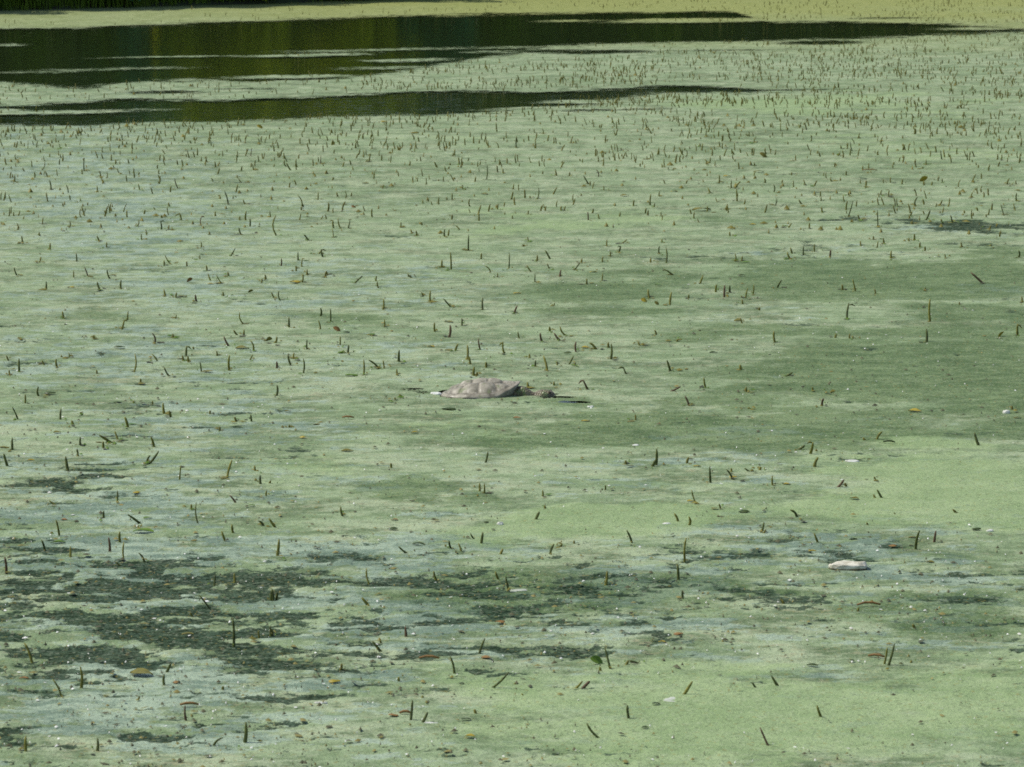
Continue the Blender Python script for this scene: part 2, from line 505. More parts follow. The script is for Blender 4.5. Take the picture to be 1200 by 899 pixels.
# ------------------------------------------------------------------ far shore
def bank_pt(t, off):
    """t metres along the shore from its left measured point, off metres inland"""
    bx0, by0, bx1, by1 = BANK
    d = Vector((bx1 - bx0, by1 - by0)).normalized()
    n = Vector((-d.y, d.x))
    return bx0 + d.x * t + n.x * off, by0 + d.y * t + n.y * off


def bank_h(off, t):
    return float(sstep(-0.3, 1.2, off) * 0.30 + sstep(1.0, 9.0, off) * 0.9 - 0.15 * (off < 0.0) + fbm(np.array([t]), np.array([off]), .5, 3, 4)[0] * .25 * sstep(0, 1, off))


def build_bank():
    b = NB("bank_soil")
    v = b.coord('Object')
    n = b.noise(v, 1.5, 6, .65)
    b.put(b.p.inputs['Base Color'], b.mix(b.rng(n, .35, .65), (0.030, 0.028, 0.016), (0.045, 0.075, 0.020)))
    b.set(Roughness=.9)
    b.bump(n, .8, .1)
    T = np.linspace(-70, 110, 180)
    O = np.concatenate([np.linspace(-0.8, 2, 14), np.linspace(2.5, 60, 16)])
    P, idx = [], []
    for o_ in O:
        for t in T:
            x, y = bank_pt(t, o_ + 0.5 * math.sin(t * .9) * .4 + fbm(np.array([t]), np.array([0.]), .8, 3, 8)[0] * .8 * (o_ < 2))
            P.append((x, y, bank_h(o_, t)))
    nt_, no = len(T), len(O)
    i = np.arange(nt_ * no).reshape(no, nt_)
    q = np.stack([i[:-1, :-1], i[:-1, 1:], i[1:, 1:], i[1:, :-1]], -1).reshape(-1, 4)
    link('far_bank', mesh_np('far_bank', P, q, True), mats=[b.m], kind='structure')


build_bank()


def leaf_cloud(n, centre_fn, size, spread=0.9, droop=0.4):
    """n leaf-sized pointed quads; centre_fn gives centres"""
    C = centre_fn(n)
    n = len(C)
    ax = rng.normal(size=(n, 3))
    ax[:, 2] = ax[:, 2] * spread - droop
    ax /= np.linalg.norm(ax, axis=1, keepdims=True)
    b = np.cross(ax, rng.normal(size=(n, 3)))
    b /= np.linalg.norm(b, axis=1, keepdims=True) + 1e-9
    L = size * (0.6 + 0.8 * rng.random((n, 1)))
    W = L * 0.28
    V = np.stack([C - ax * L * .5, C + b * W, C + ax * L * .5, C - b * W], 1).reshape(-1, 3)
    Fq = np.arange(4 * n).reshape(n, 4)
    return V, Fq


def shrub(t, off, h, r, mat, label, name='bankside_shrub', nleaf=4200, drooping=False):
    x, y = bank_pt(t, off)
    z = bank_h(off, t)
    root = empty(name, (x, y, z))
    tag(root, label, 'shrub', 'shrubs along the far bank')
    cl = [(rng.normal() * r * .45, rng.normal() * r * .4, h * (0.10 + 0.85 * rng.random())) for _ in range(26)]
    cl = np.array(cl)
    cr = r * (0.28 + 0.25 * rng.random(26))

    def cen(n):
        k = rng.integers(0, 26, n)
        d = rng.normal(size=(n, 3))
        d /= np.linalg.norm(d, axis=1, keepdims=True)
        rad = rng.random((n, 1)) ** .45
        p = cl[k] + d * rad * cr[k][:, None]
        p[:, 2] = np.clip(p[:, 2], 0.03, None)
        return p
    V, Fq = leaf_cloud(nleaf, cen, 0.20 if not drooping else .24, .8, .9 if drooping else .3)
    link('foliage', mesh_np('foliage', V, Fq), root, [mat])
    # stems rising from one root
    bm = bmesh.new()
    for k in range(7):
        c = cl[k * 3]
        tube(bm, [Vector((0.05 * math.cos(k), .05 * math.sin(k), -.1)), Vector((c[0] * .5, c[1] * .5, c[2] * .5)), Vector(tuple(c))], [.035, .022, .008], 6)
    me = bpy.data.meshes.new('stem')
    bm.to_mesh(me)
    bm.free()
    link('branches', me, root, [M['stem_brown']])
    return root


def tube(bm, pts, rad, seg=7, cap=True, flat=None):
    rings = []
    n = len(pts)
    for i, p in enumerate(pts):
        d = (pts[min(i + 1, n - 1)] - pts[max(i - 1, 0)])
        if d.length < 1e-9:
            d = Vector((0, 0, 1))
        d.normalize()
        a = d.cross(Vector((0.3, 1, 0.1)))
        if a.length < 1e-3:
            a = d.cross(Vector((1, 0, 0)))
        a.normalize()
        b = d.cross(a)
        rings.append([bm.verts.new(p + a * (math.cos(2 * math.pi * k / seg) * rad[i]) + b * (math.sin(2 * math.pi * k / seg) * rad[i] * (flat or 1))) for k in range(seg)])
    for i in range(n - 1):
        for k in range(seg):
            f = bm.faces.new((rings[i][k], rings[i][(k + 1) % seg], rings[i + 1][(k + 1) % seg], rings[i + 1][k]))
            f.smooth = True
    if cap:
        bm.faces.new(rings[0][::-1])
        bm.faces.new(rings[-1])
    return rings


M['sh_dark'] = m_leafy("foliage_dark", (0.050, 0.100, 0.018), (0.110, 0.185, 0.036), .4)
M['sh_mid'] = m_leafy("foliage_mid", (0.150, 0.260, 0.020), (0.250, 0.370, 0.040), .5)
M['sh_lime'] = m_leafy("foliage_lime", (0.420, 0.500, 0.015), (0.600, 0.640, 0.040), .55)  # leaf colour raised to put sunlight on shrubs that stand in shade
M['sh_blue'] = m_leafy("foliage_bluish", (0.060, 0.200, 0.080), (0.120, 0.300, 0.130), .45)
SHR = [(-9.5, 1.4, 3.2, 1.5, 'sh_dark'), (-6.8, 1.2, 3.4, 1.5, 'sh_dark'), (-4.2, 1.3, 3.0, 1.4, 'sh_dark'), (-1.9, 1.0, 3.2, 1.2, 'sh_dark'), (0.0, 1.4, 3.6, 1.3, 'sh_dark'),
       (1.6, 1.0, 3.0, 1.1, 'sh_dark'), (2.8, 0.4, 2.4, .8, 'sh_blue'), (3.9, 0.45, 2.4, .7, 'sh_lime'), (4.8, 1.6, 3.4, 1.2, 'sh_mid'), (5.6, 0.4, 2.3, .8, 'sh_lime'),
       (6.9, 0.5, 2.6, .8, 'sh_lime'), (8.0, 1.2, 3.3, 1.1, 'sh_mid'), (9.0, 0.4, 2.0, .6, 'sh_blue'), (10.2, .4, 1.6, .5, 'sh_blue'), (7.6, .3, 2.0, .6, 'sh_lime'), (4.7, .35, 2.4, .7, 'sh_lime'), (8.3, .35, 2.2, .7, 'sh_lime'), (2.1, .4, 2.2, .7, 'sh_mid'), (0.8, .4, 1.6, .6, 'sh_mid'), (-1.2, .4, 1.6, .6, 'sh_mid'), (11.6, .4, 1.4, .5, 'sh_mid'), (15.5, .4, 1.6, .6, 'sh_mid'), (10.3, 1.4, 3.4, 1.3, 'sh_dark'), (12.3, 1.5, 3.6, 1.4, 'sh_dark'),
       (14.4, 1.4, 3.5, 1.4, 'sh_dark'), (16.8, 1.5, 3.7, 1.5, 'sh_dark'), (19.4, 1.5, 3.6, 1.5, 'sh_dark'), (22.0, 1.5, 3.6, 1.5, 'sh_dark'), (25., 1.5, 3.7, 1.6, 'sh_dark')]
LBL = {'sh_dark': 'dense dark green shrub growing on the shaded far bank', 'sh_mid': 'mid green leafy shrub on the far bank beside lime ones',
       'sh_lime': 'lime green shrub with painted-in sunlight at the far water edge', 'sh_blue': 'small bluish green shrub at the far water edge'}
for (t, off, h, r, m_) in SHR:
    shrub(t, off, h, r, M[m_], LBL[m_], drooping=(m_ in ('sh_lime', 'sh_blue')))
for k in range(28):                                # filler row added to keep bright sky out of the water's reflection
    shrub(-10 + k * 1.75, 2.9 + (k % 2) * .5, 3.0 + (k % 3) * .4, 1.25, M['sh_dark'], 'dark filler bush added in the second row of the far bank', 'filler_bush', 3000)
for k in range(18):                                # taller filler added behind, blocks the sky from mirroring in the water
    shrub(-13 + k * 3.3, 7.4 + (k % 3) * .8, 5.4 + (k % 4) * .4, 2.4, M['sh_dark' if k % 3 else 'sh_mid'],
          'tall filler bush added behind the shrubs of the far bank', 'filler_thicket', 5200)


def bank_grass():
    n = 9000
    t = rng.uniform(-14, 30, n)
    off = np.abs(rng.normal(0, .35, n)) + 0.02
    V = np.zeros((n, 6, 3))
    for i in range(n):
        x, y = bank_pt(t[i], off[i])
        z = bank_h(off[i], t[i]) - .03
        h = (0.25 + .45 * rng.random()) * (0.7 + .8 * max(0, fbm(np.array([t[i]]), np.array([1.]), .7, 2, 40)[0] + .3))
        a = rng.random() * math.pi
        wv = Vector((math.cos(a), math.sin(a), 0)) * .008
        lean = Vector((rng.normal() * .25, rng.normal() * .25 - .12, 0)) * h
        for k, (f, ww) in enumerate(((0, 1), (.55, .8), (1, .1))):
            p = Vector((x, y, z + h * f * (1 - .15 * f))) + lean * f * f
            V[i, k * 2] = p - wv * ww
            V[i, k * 2 + 1] = p + wv * ww
    base = (np.arange(n) * 6)[:, None]
    q = np.concatenate([base + np.array([[0, 1, 3, 2]]), base + np.array([[2, 3, 5, 4]])])
    o = link('bank_grass', mesh_np('bank_grass', V.reshape(-1, 3), q), mats=[M['sh_mid']], kind='stuff')
    o['label'] = 'tall green grass fringing the far bank'
    o['category'] = 'grass'


bank_grass()

# ------------------------------------------------------------------ turtle
TX, TY = (float(q) for q in ground(563, 464.5))
TS = scale_at(TY)


def m_shell():
    b = NB("muddy_shell")
    v = b.coord('Object')
    n = b.noise(v, 26, 5, .6)
    f = b.noise(v, 120, 3, .6)
    c = b.mix(b.rng(n, .32, .68), (0.175, 0.158, 0.115), (0.318, 0.294, 0.228))
    c = b.mix(b.rng(f, .58, .70, 0, .6), c, (0.36, 0.34, 0.29))
    c = b.mix(b.rng(b.noise(b.coord('Object', (2.0, 1, .6)), 34, 4, .6), .55, .68, 0, .75), c, (0.47, 0.44, 0.37))
    g = b.attr('groove_undershade')
    c = b.mix(b.math('MULTIPLY', g, .50), c, (0.075, 0.060, 0.042))
    al = b.rng(b.noise(v, 17, 5, .65), .56, .64, 0, .75)
    c = b.mix(al, c, (0.135, 0.165, 0.070))          # clinging algae
    b.put(b.p.inputs['Base Color'], c)
    b.put(b.p.inputs['Roughness'], b.rng(n, .35, .65, .38, .65))
    b.bump(b.math('ADD', n, b.math('MULTIPLY', f, .4)), .35, .003)
    return b.m


def m_skin():
    b = NB("turtle_skin")
    v = b.coord('Object')
    vo = b.n("ShaderNodeTexVoronoi")
    b.l(v, vo.inputs['Vector'])
    vo.inputs['Scale'].default_value = 110
    n = b.noise(v, 30, 4, .6)
    c = b.mix(b.rng(n, .35, .65), (0.100, 0.082, 0.048), (0.215, 0.180, 0.115))
    c = b.mix(b.rng(b.noise(v, 22, 4, .6), .49, .57, 0, .85), c, (0.13, 0.175, 0.065))
    b.put(b.p.inputs['Base Color'], c)
    b.set(Roughness=.42)
    b.bump(vo.outputs['Distance'], .7, .006)
    return b.m


def build_turtle():
    root = empty('turtle', (TX, TY, -0.004), math.radians(-4))
    tag(root, 'muddy brown snapping turtle half sunk in the duckweed with head stretched out', 'turtle')
    A, Bw, H = 0.188, 0.140, 0.076
    nu, nv = 120, 44
    # scute centres in the unit disc
    sc_c = [(-.74, 0), (-.38, 0), (0, 0), (.38, 0), (.74, 0)]
    for sgn in (-1, 1):
        sc_c += [(-.62, .47 * sgn), (-.22, .55 * sgn), (.20, .55 * sgn), (.60, .47 * sgn)]
    sc_c = np.array(sc_c)
    P, G = [], []
    for j in range(nv + 1):
        rr = j / nv
        for i in range(nu):
            th = 2 * math.pi * i / nu
            ux, uy = rr * math.cos(th), rr * math.sin(th)
            # outline: broader behind, squared in front, notched rim at the back
            back = max(0, -math.cos(th))
            out = 1 + 0.045 * math.cos(2 * th) * 0 - .02 * back + .03 * abs(math.sin(2 * th)) + (0.025 * back * (0.5 + .5 * math.cos(th * 24))) * (rr > .9)
            x, y = A * ux * out, Bw * uy * out * (1.03 - .06 * math.cos(th))
            z = H * (max(0, 1 - rr ** 2.3)) ** .80 + .010
            z *= 1 + .20 * ux - .22 * ux * ux * (ux < 0) * rr - .10 * max(0, ux - .3)
            gr = 0
            if rr < .86:
                d = np.sort(np.hypot(sc_c[:, 0] - ux, (sc_c[:, 1] - uy) * 1.0))
                e = d[1] - d[0]
                gr = math.exp(-(e / .045) ** 2)
                z += 0.007 * (1 - min(1, d[0] / .28)) - .0055 * gr
                z += 0.004 * math.exp(-(uy / .07) ** 2) + .003 * math.exp(-((abs(uy) - .48) / .06) ** 2)
            else:
                m_ = abs(math.sin(th * 12.5))
                gr = math.exp(-(m_ / .18) ** 2)
                if rr < .90:
                    gr = max(gr, .8)
                z -= .003 * gr
                z += .004
            z += float(fbm(np.array([ux * 3]), np.array([uy * 3]), 3.0, 3, 5)[0]) * .004
            z += .10 * max(0, ux - .42) * rr ** 3 + .006 * rr ** 6
            P.append((x, y, z - .004))
            G.append(gr)
    # rim turns under into the water
    for i in range(nu):
        x, y, z = P[nv * nu + i]
        P.append((x * (.70 if x > 0 else .86), y * .84, -.03))
        G.append(.6)  # rim underside gets its shade as a darker colour
    idx = np.arange(len(P)).reshape(-1, nu)
    q = []
    for j in range(idx.shape[0] - 1):
        for i in range(nu):
            q.append((idx[j, i], idx[j + 1, i], idx[j + 1, (i + 1) % nu], idx[j, (i + 1) % nu]))
    me = mesh_np('carapace', P, q, True)
    at = me.attributes.new('groove_undershade', 'FLOAT', 'POINT')
    at.data.foreach_set('value', np.array(G, np.float32))
    link('carapace', me, root, [m_shell()])

    # body: one skinned figure - trunk, neck, head, forelegs, hind legs, tail
    J = [((-.02, 0, .002), .050), ((.10, 0, .005), .046), ((.160, -.020, .020), .038), ((.196, -.030, .036), .034), ((.226, -.030, .018), .028),
         ((.256, -.026, .004), .022), ((.290, -.022, .016), .041), ((.324, -.018, .015), .037), ((.356, -.015, .007), .021),
         ((.140, -.080, -.012), .034), ((.170, -.115, -.030), .028), ((.195, -.140, -.05), .024),
         ((.135, .085, .006), .036), ((.175, .125, -.02), .028),
         ((-.12, -.075, -.005), .036), ((-.17, -.11, -.03), .026), ((-.12, .075, -.005), .036), ((-.17, .11, -.03), .026),
         ((-.14, 0, -.005), .030), ((-.21, .01, -.004), .014), ((-.27, .02, -.012), .006)]
    E = [(0, 1), (1, 2), (2, 3), (3, 4), (4, 5), (5, 6), (6, 7), (7, 8), (1, 9), (9, 10), (10, 11), (1, 12), (12, 13), (0, 14), (14, 15), (0, 16), (16, 17), (0, 18), (18, 19), (19, 20)]
    me = bpy.data.meshes.new('body')
    me.from_pydata([j[0] for j in J], E, [])
    o = link('body', me, root, [m_skin()])
    sk = o.modifiers.new('skin', 'SKIN')
    sk.use_smooth_shade = True
    for k, j in enumerate(J):
        rd = j[1]
        me.skin_vertices[0].data[k].radius = (rd, rd * (.85 if k in (6, 7, 8) else 1))
    me.skin_vertices[0].data[0].use_root = True
    ss = o.modifiers.new('sub', 'SUBSURF')
    ss.levels = ss.render_levels = 2
    for sgn in (-1, 1):
        bm = bmesh.new()
        bmesh.ops.create_uvsphere(bm, u_segments=12, v_segments=8, radius=.0055)
        me2 = bpy.data.meshes.new('eye')
        bm.to_mesh(me2)
        bm.free()
        e = link('eye', me2, root, [plain_eye()])
        e.location = (.330, -.0175 + sgn * .029, .033)


_eye = []


def plain_eye():
    if not _eye:
        b = NB("turtle_eye")
        v = b.coord('Object')
        b.put(b.p.inputs['Base Color'], b.mix(b.rng(b.noise(v, 300, 2), .4, .6), (.01, .009, .007), (.10, .07, .02)))
        b.set(Roughness=.1)
        _eye.append(b.m)
    return _eye[0]


build_turtle()

# ------------------------------------------------------------------ stems
# per tile of the photograph: origin, zoom, then base x, base y, tip x, tip y
ST = []
ST.append((0, 140, 4, [(70,300,70,265),(78,195,72,165),(395,250,398,185),(240,335,232,290),(320,350,312,310),(457,350,455,315),(655,338,648,305),(835,330,822,280),(1070,405,1055,340),(1155,405,1140,380),(490,462,490,430),(200,500,202,465),(92,520,80,490),(325,515,328,480),(640,510,650,475),(757,525,755,480),(790,525,792,500),(850,480,842,445),(940,500,945,460),(1010,460,1010,435),(1172,510,1172,470),(1132,550,1120,515),(1135,305,1118,280),(1190,245,1185,210),(1175,180,1180,140),(1105,195,1110,150),(975,210,965,185),(107,590,103,552),(187,555,185,532),(665,575,665,540),(688,550,683,520),(465,580,455,550),(985,550,980,530),(610,265,605,240),(125,75,120,45),(285,145,278,115),(575,105,565,70),(770,200,765,170),(475,275,465,245),(225,275,212,245)]))
ST.append((300, 140, 4, [(12,205,8,172),(112,185,110,158),(303,215,305,175),(105,140,100,110),(215,420,195,360),(290,385,292,345),(385,370,378,345),(98,555,95,455),(245,575,225,545),(362,560,355,520),(365,520,362,478),(398,520,385,470),(545,145,545,120),(530,205,538,165),(740,160,748,105),(885,155,878,110),(855,90,850,55),(920,180,925,160),(952,220,952,195),(1080,290,1083,222),(1115,210,1118,178),(1177,215,1177,185),(1133,255,1128,220),(1160,260,1158,235),(735,298,735,270),(880,298,880,270),(970,335,968,310),(918,385,920,350),(157,325,160,298),(445,370,450,345),(595,330,600,310),(918,480,920,450),(1045,485,1045,445),(678,515,680,485),(755,555,750,525),(740,545,725,520),(885,560,885,520),(900,555,905,520),(955,525,935,503),(780,505,775,485),(1130,430,1135,400),(480,135,475,100),(430,520,440,480),(1175,95,1172,60),(1130,65,1125,20),(640,165,640,140)]))
ST.append((600, 140, 4, [(20,140,20,90),(195,120,195,85),(145,75,140,45),(110,70,105,45),(405,205,403,175),(210,270,203,240),(270,272,270,250),(405,275,395,240),(360,310,335,268),(120,380,125,325),(5,335,8,305),(430,340,430,315),(570,415,572,382),(647,410,650,355),(665,420,668,395),(690,370,692,340),(245,435,250,410),(232,435,232,410),(75,455,78,430),(155,435,160,410),(357,480,355,440),(698,460,698,438),(970,305,970,265),(930,355,918,325),(1055,390,1050,330),(1045,330,1070,295),(995,432,1010,400),(965,395,955,370),(915,440,915,410),(878,490,870,470),(1022,555,1020,530),(715,230,712,190),(632,195,632,175),(910,220,905,190),(950,225,952,200),(1185,305,1183,280),(1140,225,1135,205),(885,135,880,115),(975,135,970,105),(1135,115,1145,85),(515,150,510,135)]))
ST.append((900, 140, 4, [(25,350,25,310),(35,412,40,375),(120,325,118,290),(130,200,130,170),(110,270,112,250),(310,230,312,205),(365,270,366,245),(215,320,230,290),(175,315,165,285),(245,370,245,340),(250,390,247,365),(380,365,375,345),(375,465,395,385),(430,480,420,450),(395,155,385,110),(370,145,375,115),(345,145,340,125),(335,175,338,155),(515,175,515,150),(500,90,500,70),(615,205,620,180),(690,75,690,45),(740,220,740,190),(725,240,725,225),(815,195,808,150),(885,170,885,135),(1040,75,1042,55),(1105,140,1110,115),(1185,135,1185,110),(1095,195,1095,168),(1075,195,1075,165),(1035,250,1040,215),(1000,285,1000,255),(575,305,575,275),(435,310,433,285),(460,325,460,290),(297,300,290,280),(255,445,250,415),(195,520,195,490),(95,515,110,490),(665,460,675,435),(675,500,675,480),(740,480,758,430),(545,410,530,370),(515,510,510,430),(610,415,605,375),(690,415,700,370),(865,490,855,455),(820,490,810,470),(1040,520,1045,500),(1105,455,1090,405),(1160,435,1150,400),(1165,390,1165,350),(955,375,960,345),(805,410,815,380),(1120,310,1130,280),(1165,310,1160,290),(815,305,815,280),(920,50,918,15),(1100,60,1105,35),(305,60,308,20),(360,40,360,10),(435,35,435,5),(60,60,60,15),(180,55,170,20),(150,40,155,15),(565,370,568,335),(530,360,532,335),(660,580,660,560),(685,575,685,540),(545,590,540,560),(495,570,493,550),(1085,560,1085,530)]))
ST.append((0, 280, 4, [(80,180,68,140),(183,120,192,88),(235,60,235,25),(360,115,358,75),(413,185,397,138),(345,190,345,155),(218,245,218,205),(515,195,505,150),(470,250,455,210),(568,245,568,200),(797,125,775,80),(770,135,770,105),(875,140,875,110),(940,50,942,18),(937,105,937,80),(1080,90,1105,48),(970,160,968,128),(988,205,975,170),(1042,220,1015,175),(1070,185,1068,160),(775,280,768,245),(825,285,828,258),(923,305,918,268),(1048,280,1045,252),(297,383,293,347),(598,390,602,345),(570,435,582,390),(820,388,828,360),(1145,410,1125,350),(1145,460,1145,430),(725,500,717,448),(810,475,810,450),(97,485,97,465),(1075,515,1050,465),(1115,460,1095,432),(1187,535,1175,485),(1015,560,1015,530),(872,560,875,510),(910,530,905,510),(40,580,30,552),(740,585,712,548),(860,585,855,552),(885,590,882,555),(1170,580,1185,548),(325,570,322,540),(500,50,502,20),(445,480,440,455)]))
ST.append((300, 280, 4, [(118,135,120,98),(198,112,197,68),(215,140,218,98),(187,160,187,130),(237,180,240,148),(315,95,305,55),(290,80,310,58),(325,190,330,155),(340,180,330,155),(215,215,220,170),(42,200,42,172),(25,215,28,190),(85,285,72,255),(115,298,108,250),(595,340,597,290),(300,375,303,330),(350,400,350,335),(303,435,293,390),(155,425,155,375),(603,425,602,385),(462,215,500,180),(560,205,565,178),(575,240,568,205),(735,190,710,168),(870,145,872,105),(915,155,912,68),(995,65,997,-15),(1055,105,1057,70),(1100,165,1075,132),(1185,150,1187,75),(1130,190,1132,165),(785,280,775,255),(817,305,818,250),(915,330,878,288),(1063,345,1063,285),(838,445,837,400),(905,470,910,412),(965,420,965,380),(935,535,948,500),(1052,530,1043,475),(990,580,990,510),(1165,550,1158,490),(395,510,395,465),(430,545,435,505),(238,530,240,480),(85,500,98,465),(545,470,545,455),(400,545,405,530)]))
ST.append((600, 280, 4, [(180,105,155,60),(115,115,118,80),(55,45,50,30),(80,20,72,-5),(445,45,445,10),(515,30,540,8),(500,75,510,40),(462,90,460,62),(690,80,690,40),(722,122,722,50),(703,25,703,5),(425,120,427,88),(325,120,328,98),(295,152,318,120),(180,150,165,120),(93,165,70,130),(107,210,108,170),(225,188,230,152),(350,222,350,190),(420,208,425,170),(755,178,720,152),(645,290,638,245),(740,320,748,258),(880,220,895,178),(955,260,957,220),(995,285,997,225),(1020,262,1020,225),(1095,288,1105,238),(1130,268,1133,222),(1080,315,1078,290),(830,288,828,265),(1080,405,1068,375),(10,360,25,320),(195,325,200,305),(178,445,176,415),(262,465,225,418),(225,488,197,450),(140,490,132,448),(35,475,28,440),(300,538,300,490),(395,530,362,495),(463,575,465,500),(455,520,452,490),(675,460,668,432),(600,510,590,490),(85,570,82,545),(1160,345,1160,325),(1045,115,1045,75),(1075,115,1080,85),(650,120,650,95),(775,490,775,475)]))
ST.append((900, 280, 4, [(110,105,90,70),(115,78,105,45),(165,85,165,40),(218,70,217,30),(290,95,293,58),(435,45,433,15),(512,50,515,15),(545,30,540,0),(578,100,578,62),(735,65,735,40),(713,50,713,20),(918,50,905,20),(1045,45,1045,28),(1172,98,1172,60),(830,95,828,75),(42,240,62,198),(347,250,347,218),(410,255,395,195),(1010,218,950,165),(735,250,738,232),(370,385,380,310),(760,400,757,290),(743,495,742,430),(33,498,27,440),(312,475,318,450),(385,478,384,450),(398,480,397,460),(1170,465,1168,405),(1192,310,1190,275),(898,318,897,300),(505,270,500,240)]))
ST.append((0, 420, 4, [(90,75,90,10),(210,45,197,15),(270,55,265,10),(45,90,42,60),(455,80,453,60),(628,75,630,-10),(798,98,770,50),(660,130,660,100),(945,75,940,22),(1075,68,1078,-8),(183,190,183,140),(118,225,118,178),(85,300,62,235),(283,300,285,248),(385,278,375,258),(345,325,335,298),(627,222,627,205),(715,225,715,205),(770,272,765,218),(800,285,795,250),(600,335,587,283),(985,275,985,250),(1110,308,1100,280),(1180,310,1177,270),(1030,355,1030,325),(58,445,58,382),(35,517,20,455),(377,425,377,378),(485,435,484,398),(530,410,470,365),(553,392,537,352),(722,425,710,375),(365,472,360,435),(318,535,308,470),(688,505,705,465),(700,505,745,445),(842,580,850,510),(1065,572,1087,490),(1197,545,1193,510)]))
ST.append((300, 420, 4, [(97,58,98,22),(165,45,150,-8),(222,78,222,10),(178,15,178,-20),(505,90,505,15),(578,58,528,15),(600,58,595,18),(663,90,660,55),(670,25,672,-32),(95,188,98,135),(690,195,670,175),(652,205,652,188),(1022,95,1023,48),(1035,95,1038,70),(1005,40,1000,0),(1078,55,1078,22),(1075,502,1087,448),(633,525,632,497),(155,340,157,318),(22,602,20,560),(60,598,70,578)]))
ST.append((600, 420, 4, [(108,55,110,18),(165,72,147,0),(210,45,210,20),(265,40,288,-5),(295,45,295,25),(460,15,463,-5),(540,90,522,50),(742,70,725,15),(355,158,332,108),(198,140,197,115),(78,150,72,118),(745,165,790,142),(907,150,898,98),(1097,170,1097,140),(832,235,810,185),(1125,248,1105,238),(578,305,578,270),(655,522,672,485),(675,515,677,432),(535,510,530,485),(820,502,828,470),(930,595,925,512),(1035,580,1005,530),(1030,545,1027,520),(1163,540,1163,515),(1070,65,1068,35),(1120,545,1090,525)]))
ST.append((900, 420, 4, [(80,95,115,75),(207,165,207,140),(253,232,258,195),(1143,250,1143,228),(987,420,967,358),(462,400,445,378),(510,398,535,355),(198,458,208,400),(140,440,172,418),(218,522,235,475),(22,612,20,560),(502,585,497,562),(295,175,297,160),(905,505,900,490)]))
ST.append((0, 560, 4, [(550,132,550,72),(487,205,487,165),(255,132,230,115),(660,228,602,180),(650,250,648,230),(278,285,265,205),(210,350,197,300),(330,385,330,335),(30,458,26,380),(515,360,510,290),(563,315,563,262),(580,395,580,315),(675,400,650,362),(562,418,545,402),(900,165,898,130),(930,232,918,132),(1108,132,1078,92),(1093,275,1088,228),(1057,312,1040,260),(1005,512,1007,470),(1100,500,1098,460)]))
ST.append((300, 560, 4, [(48,100,50,65),(408,195,398,145),(35,240,12,210),(93,248,62,198),(62,245,50,230),(100,380,108,300),(530,508,518,440),(715,372,668,332),(520,600,497,572),(1048,80,1048,35),(1070,90,1070,35),(1028,303,1005,272),(1055,325,1063,268),(885,340,890,320),(918,350,905,302),(962,362,948,320),(1145,372,1158,342),(1138,492,1122,450),(1183,540,1170,470),(845,488,832,450),(70,582,75,535),(95,582,100,545)]))
ST.append((600, 560, 4, [(143,100,143,65),(437,68,437,40),(155,160,153,135),(110,210,128,170),(865,138,842,68),(978,160,970,128),(778,217,760,178),(829,237,828,192),(563,320,537,255),(292,322,290,302),(178,375,197,322),(222,335,235,315),(810,402,815,290),(780,492,775,415),(440,510,445,450),(1165,272,1180,220),(1175,275,1190,250),(800,585,798,540)]))
ST.append((900, 560, 4, [(325,58,355,18),(370,55,360,30),(505,105,495,85),(532,105,510,65),(135,198,103,158),(598,188,590,170),(235,320,215,270),(692,350,703,250),(778,318,785,258),(890,178,865,155),(470,235,462,215),(72,600,58,575)]))
ST.append((0, 660, 3, [(738,170,700,120),(680,198,670,178),(822,300,820,200),(912,268,910,245),(952,262,950,230),(112,358,85,292),(960,138,958,100),(972,135,975,110)]))
ST.append((400, 660, 3, [(228,270,226,232),(97,162,72,130),(330,65,325,38)]))
ST.append((800, 660, 3, [(815,240,808,220),(722,374,744,292),(708,368,716,302),(355,152,348,135),(615,180,618,160),(803,362,803,350)]))
ST.append((0, 730, 4, [(380,325,380,215),(288,360,250,275),(770,310,770,255),(780,250,803,200),(873,478,870,398),(1147,580,1153,478),(122,622,122,545),(455,622,457,555),(1000,595,1048,548),(1047,330,1047,305),(635,378,655,350)]))
ST.append((300, 730, 4, [(395,232,402,198),(585,148,545,98),(585,110,580,88),(930,258,910,170),(1045,165,1073,85),(1103,322,1185,238),(725,475,733,378),(780,485,805,435),(1030,445,1022,415),(780,375,780,350),(670,290,668,262),(16,80,12,45),(70,68,72,35)]))
ST.append((600, 730, 4, [(462,235,435,130),(415,245,410,215),(530,215,545,185),(598,208,548,190),(295,325,330,282),(328,325,365,288),(805,352,845,288),(548,468,540,400),(408,555,350,485),(1145,322,1125,292),(1200,590,1163,508),(55,360,45,340),(15,310,12,290)]))
ST.append((900, 730, 4, [(48,315,15,260),(250,460,228,398),(670,205,670,188)]))

stems = []
for (ox, oy, zf, lst) in ST:
    for (a, b, c, d) in lst:
        stems.append((ox + a / zf, oy + b / zf, ox + c / zf, oy + d / zf))
# largest first: those become things of their own, the smallest join the far ones
stems.sort(key=lambda q: -math.hypot(q[2] - q[0], q[3] - q[1]))


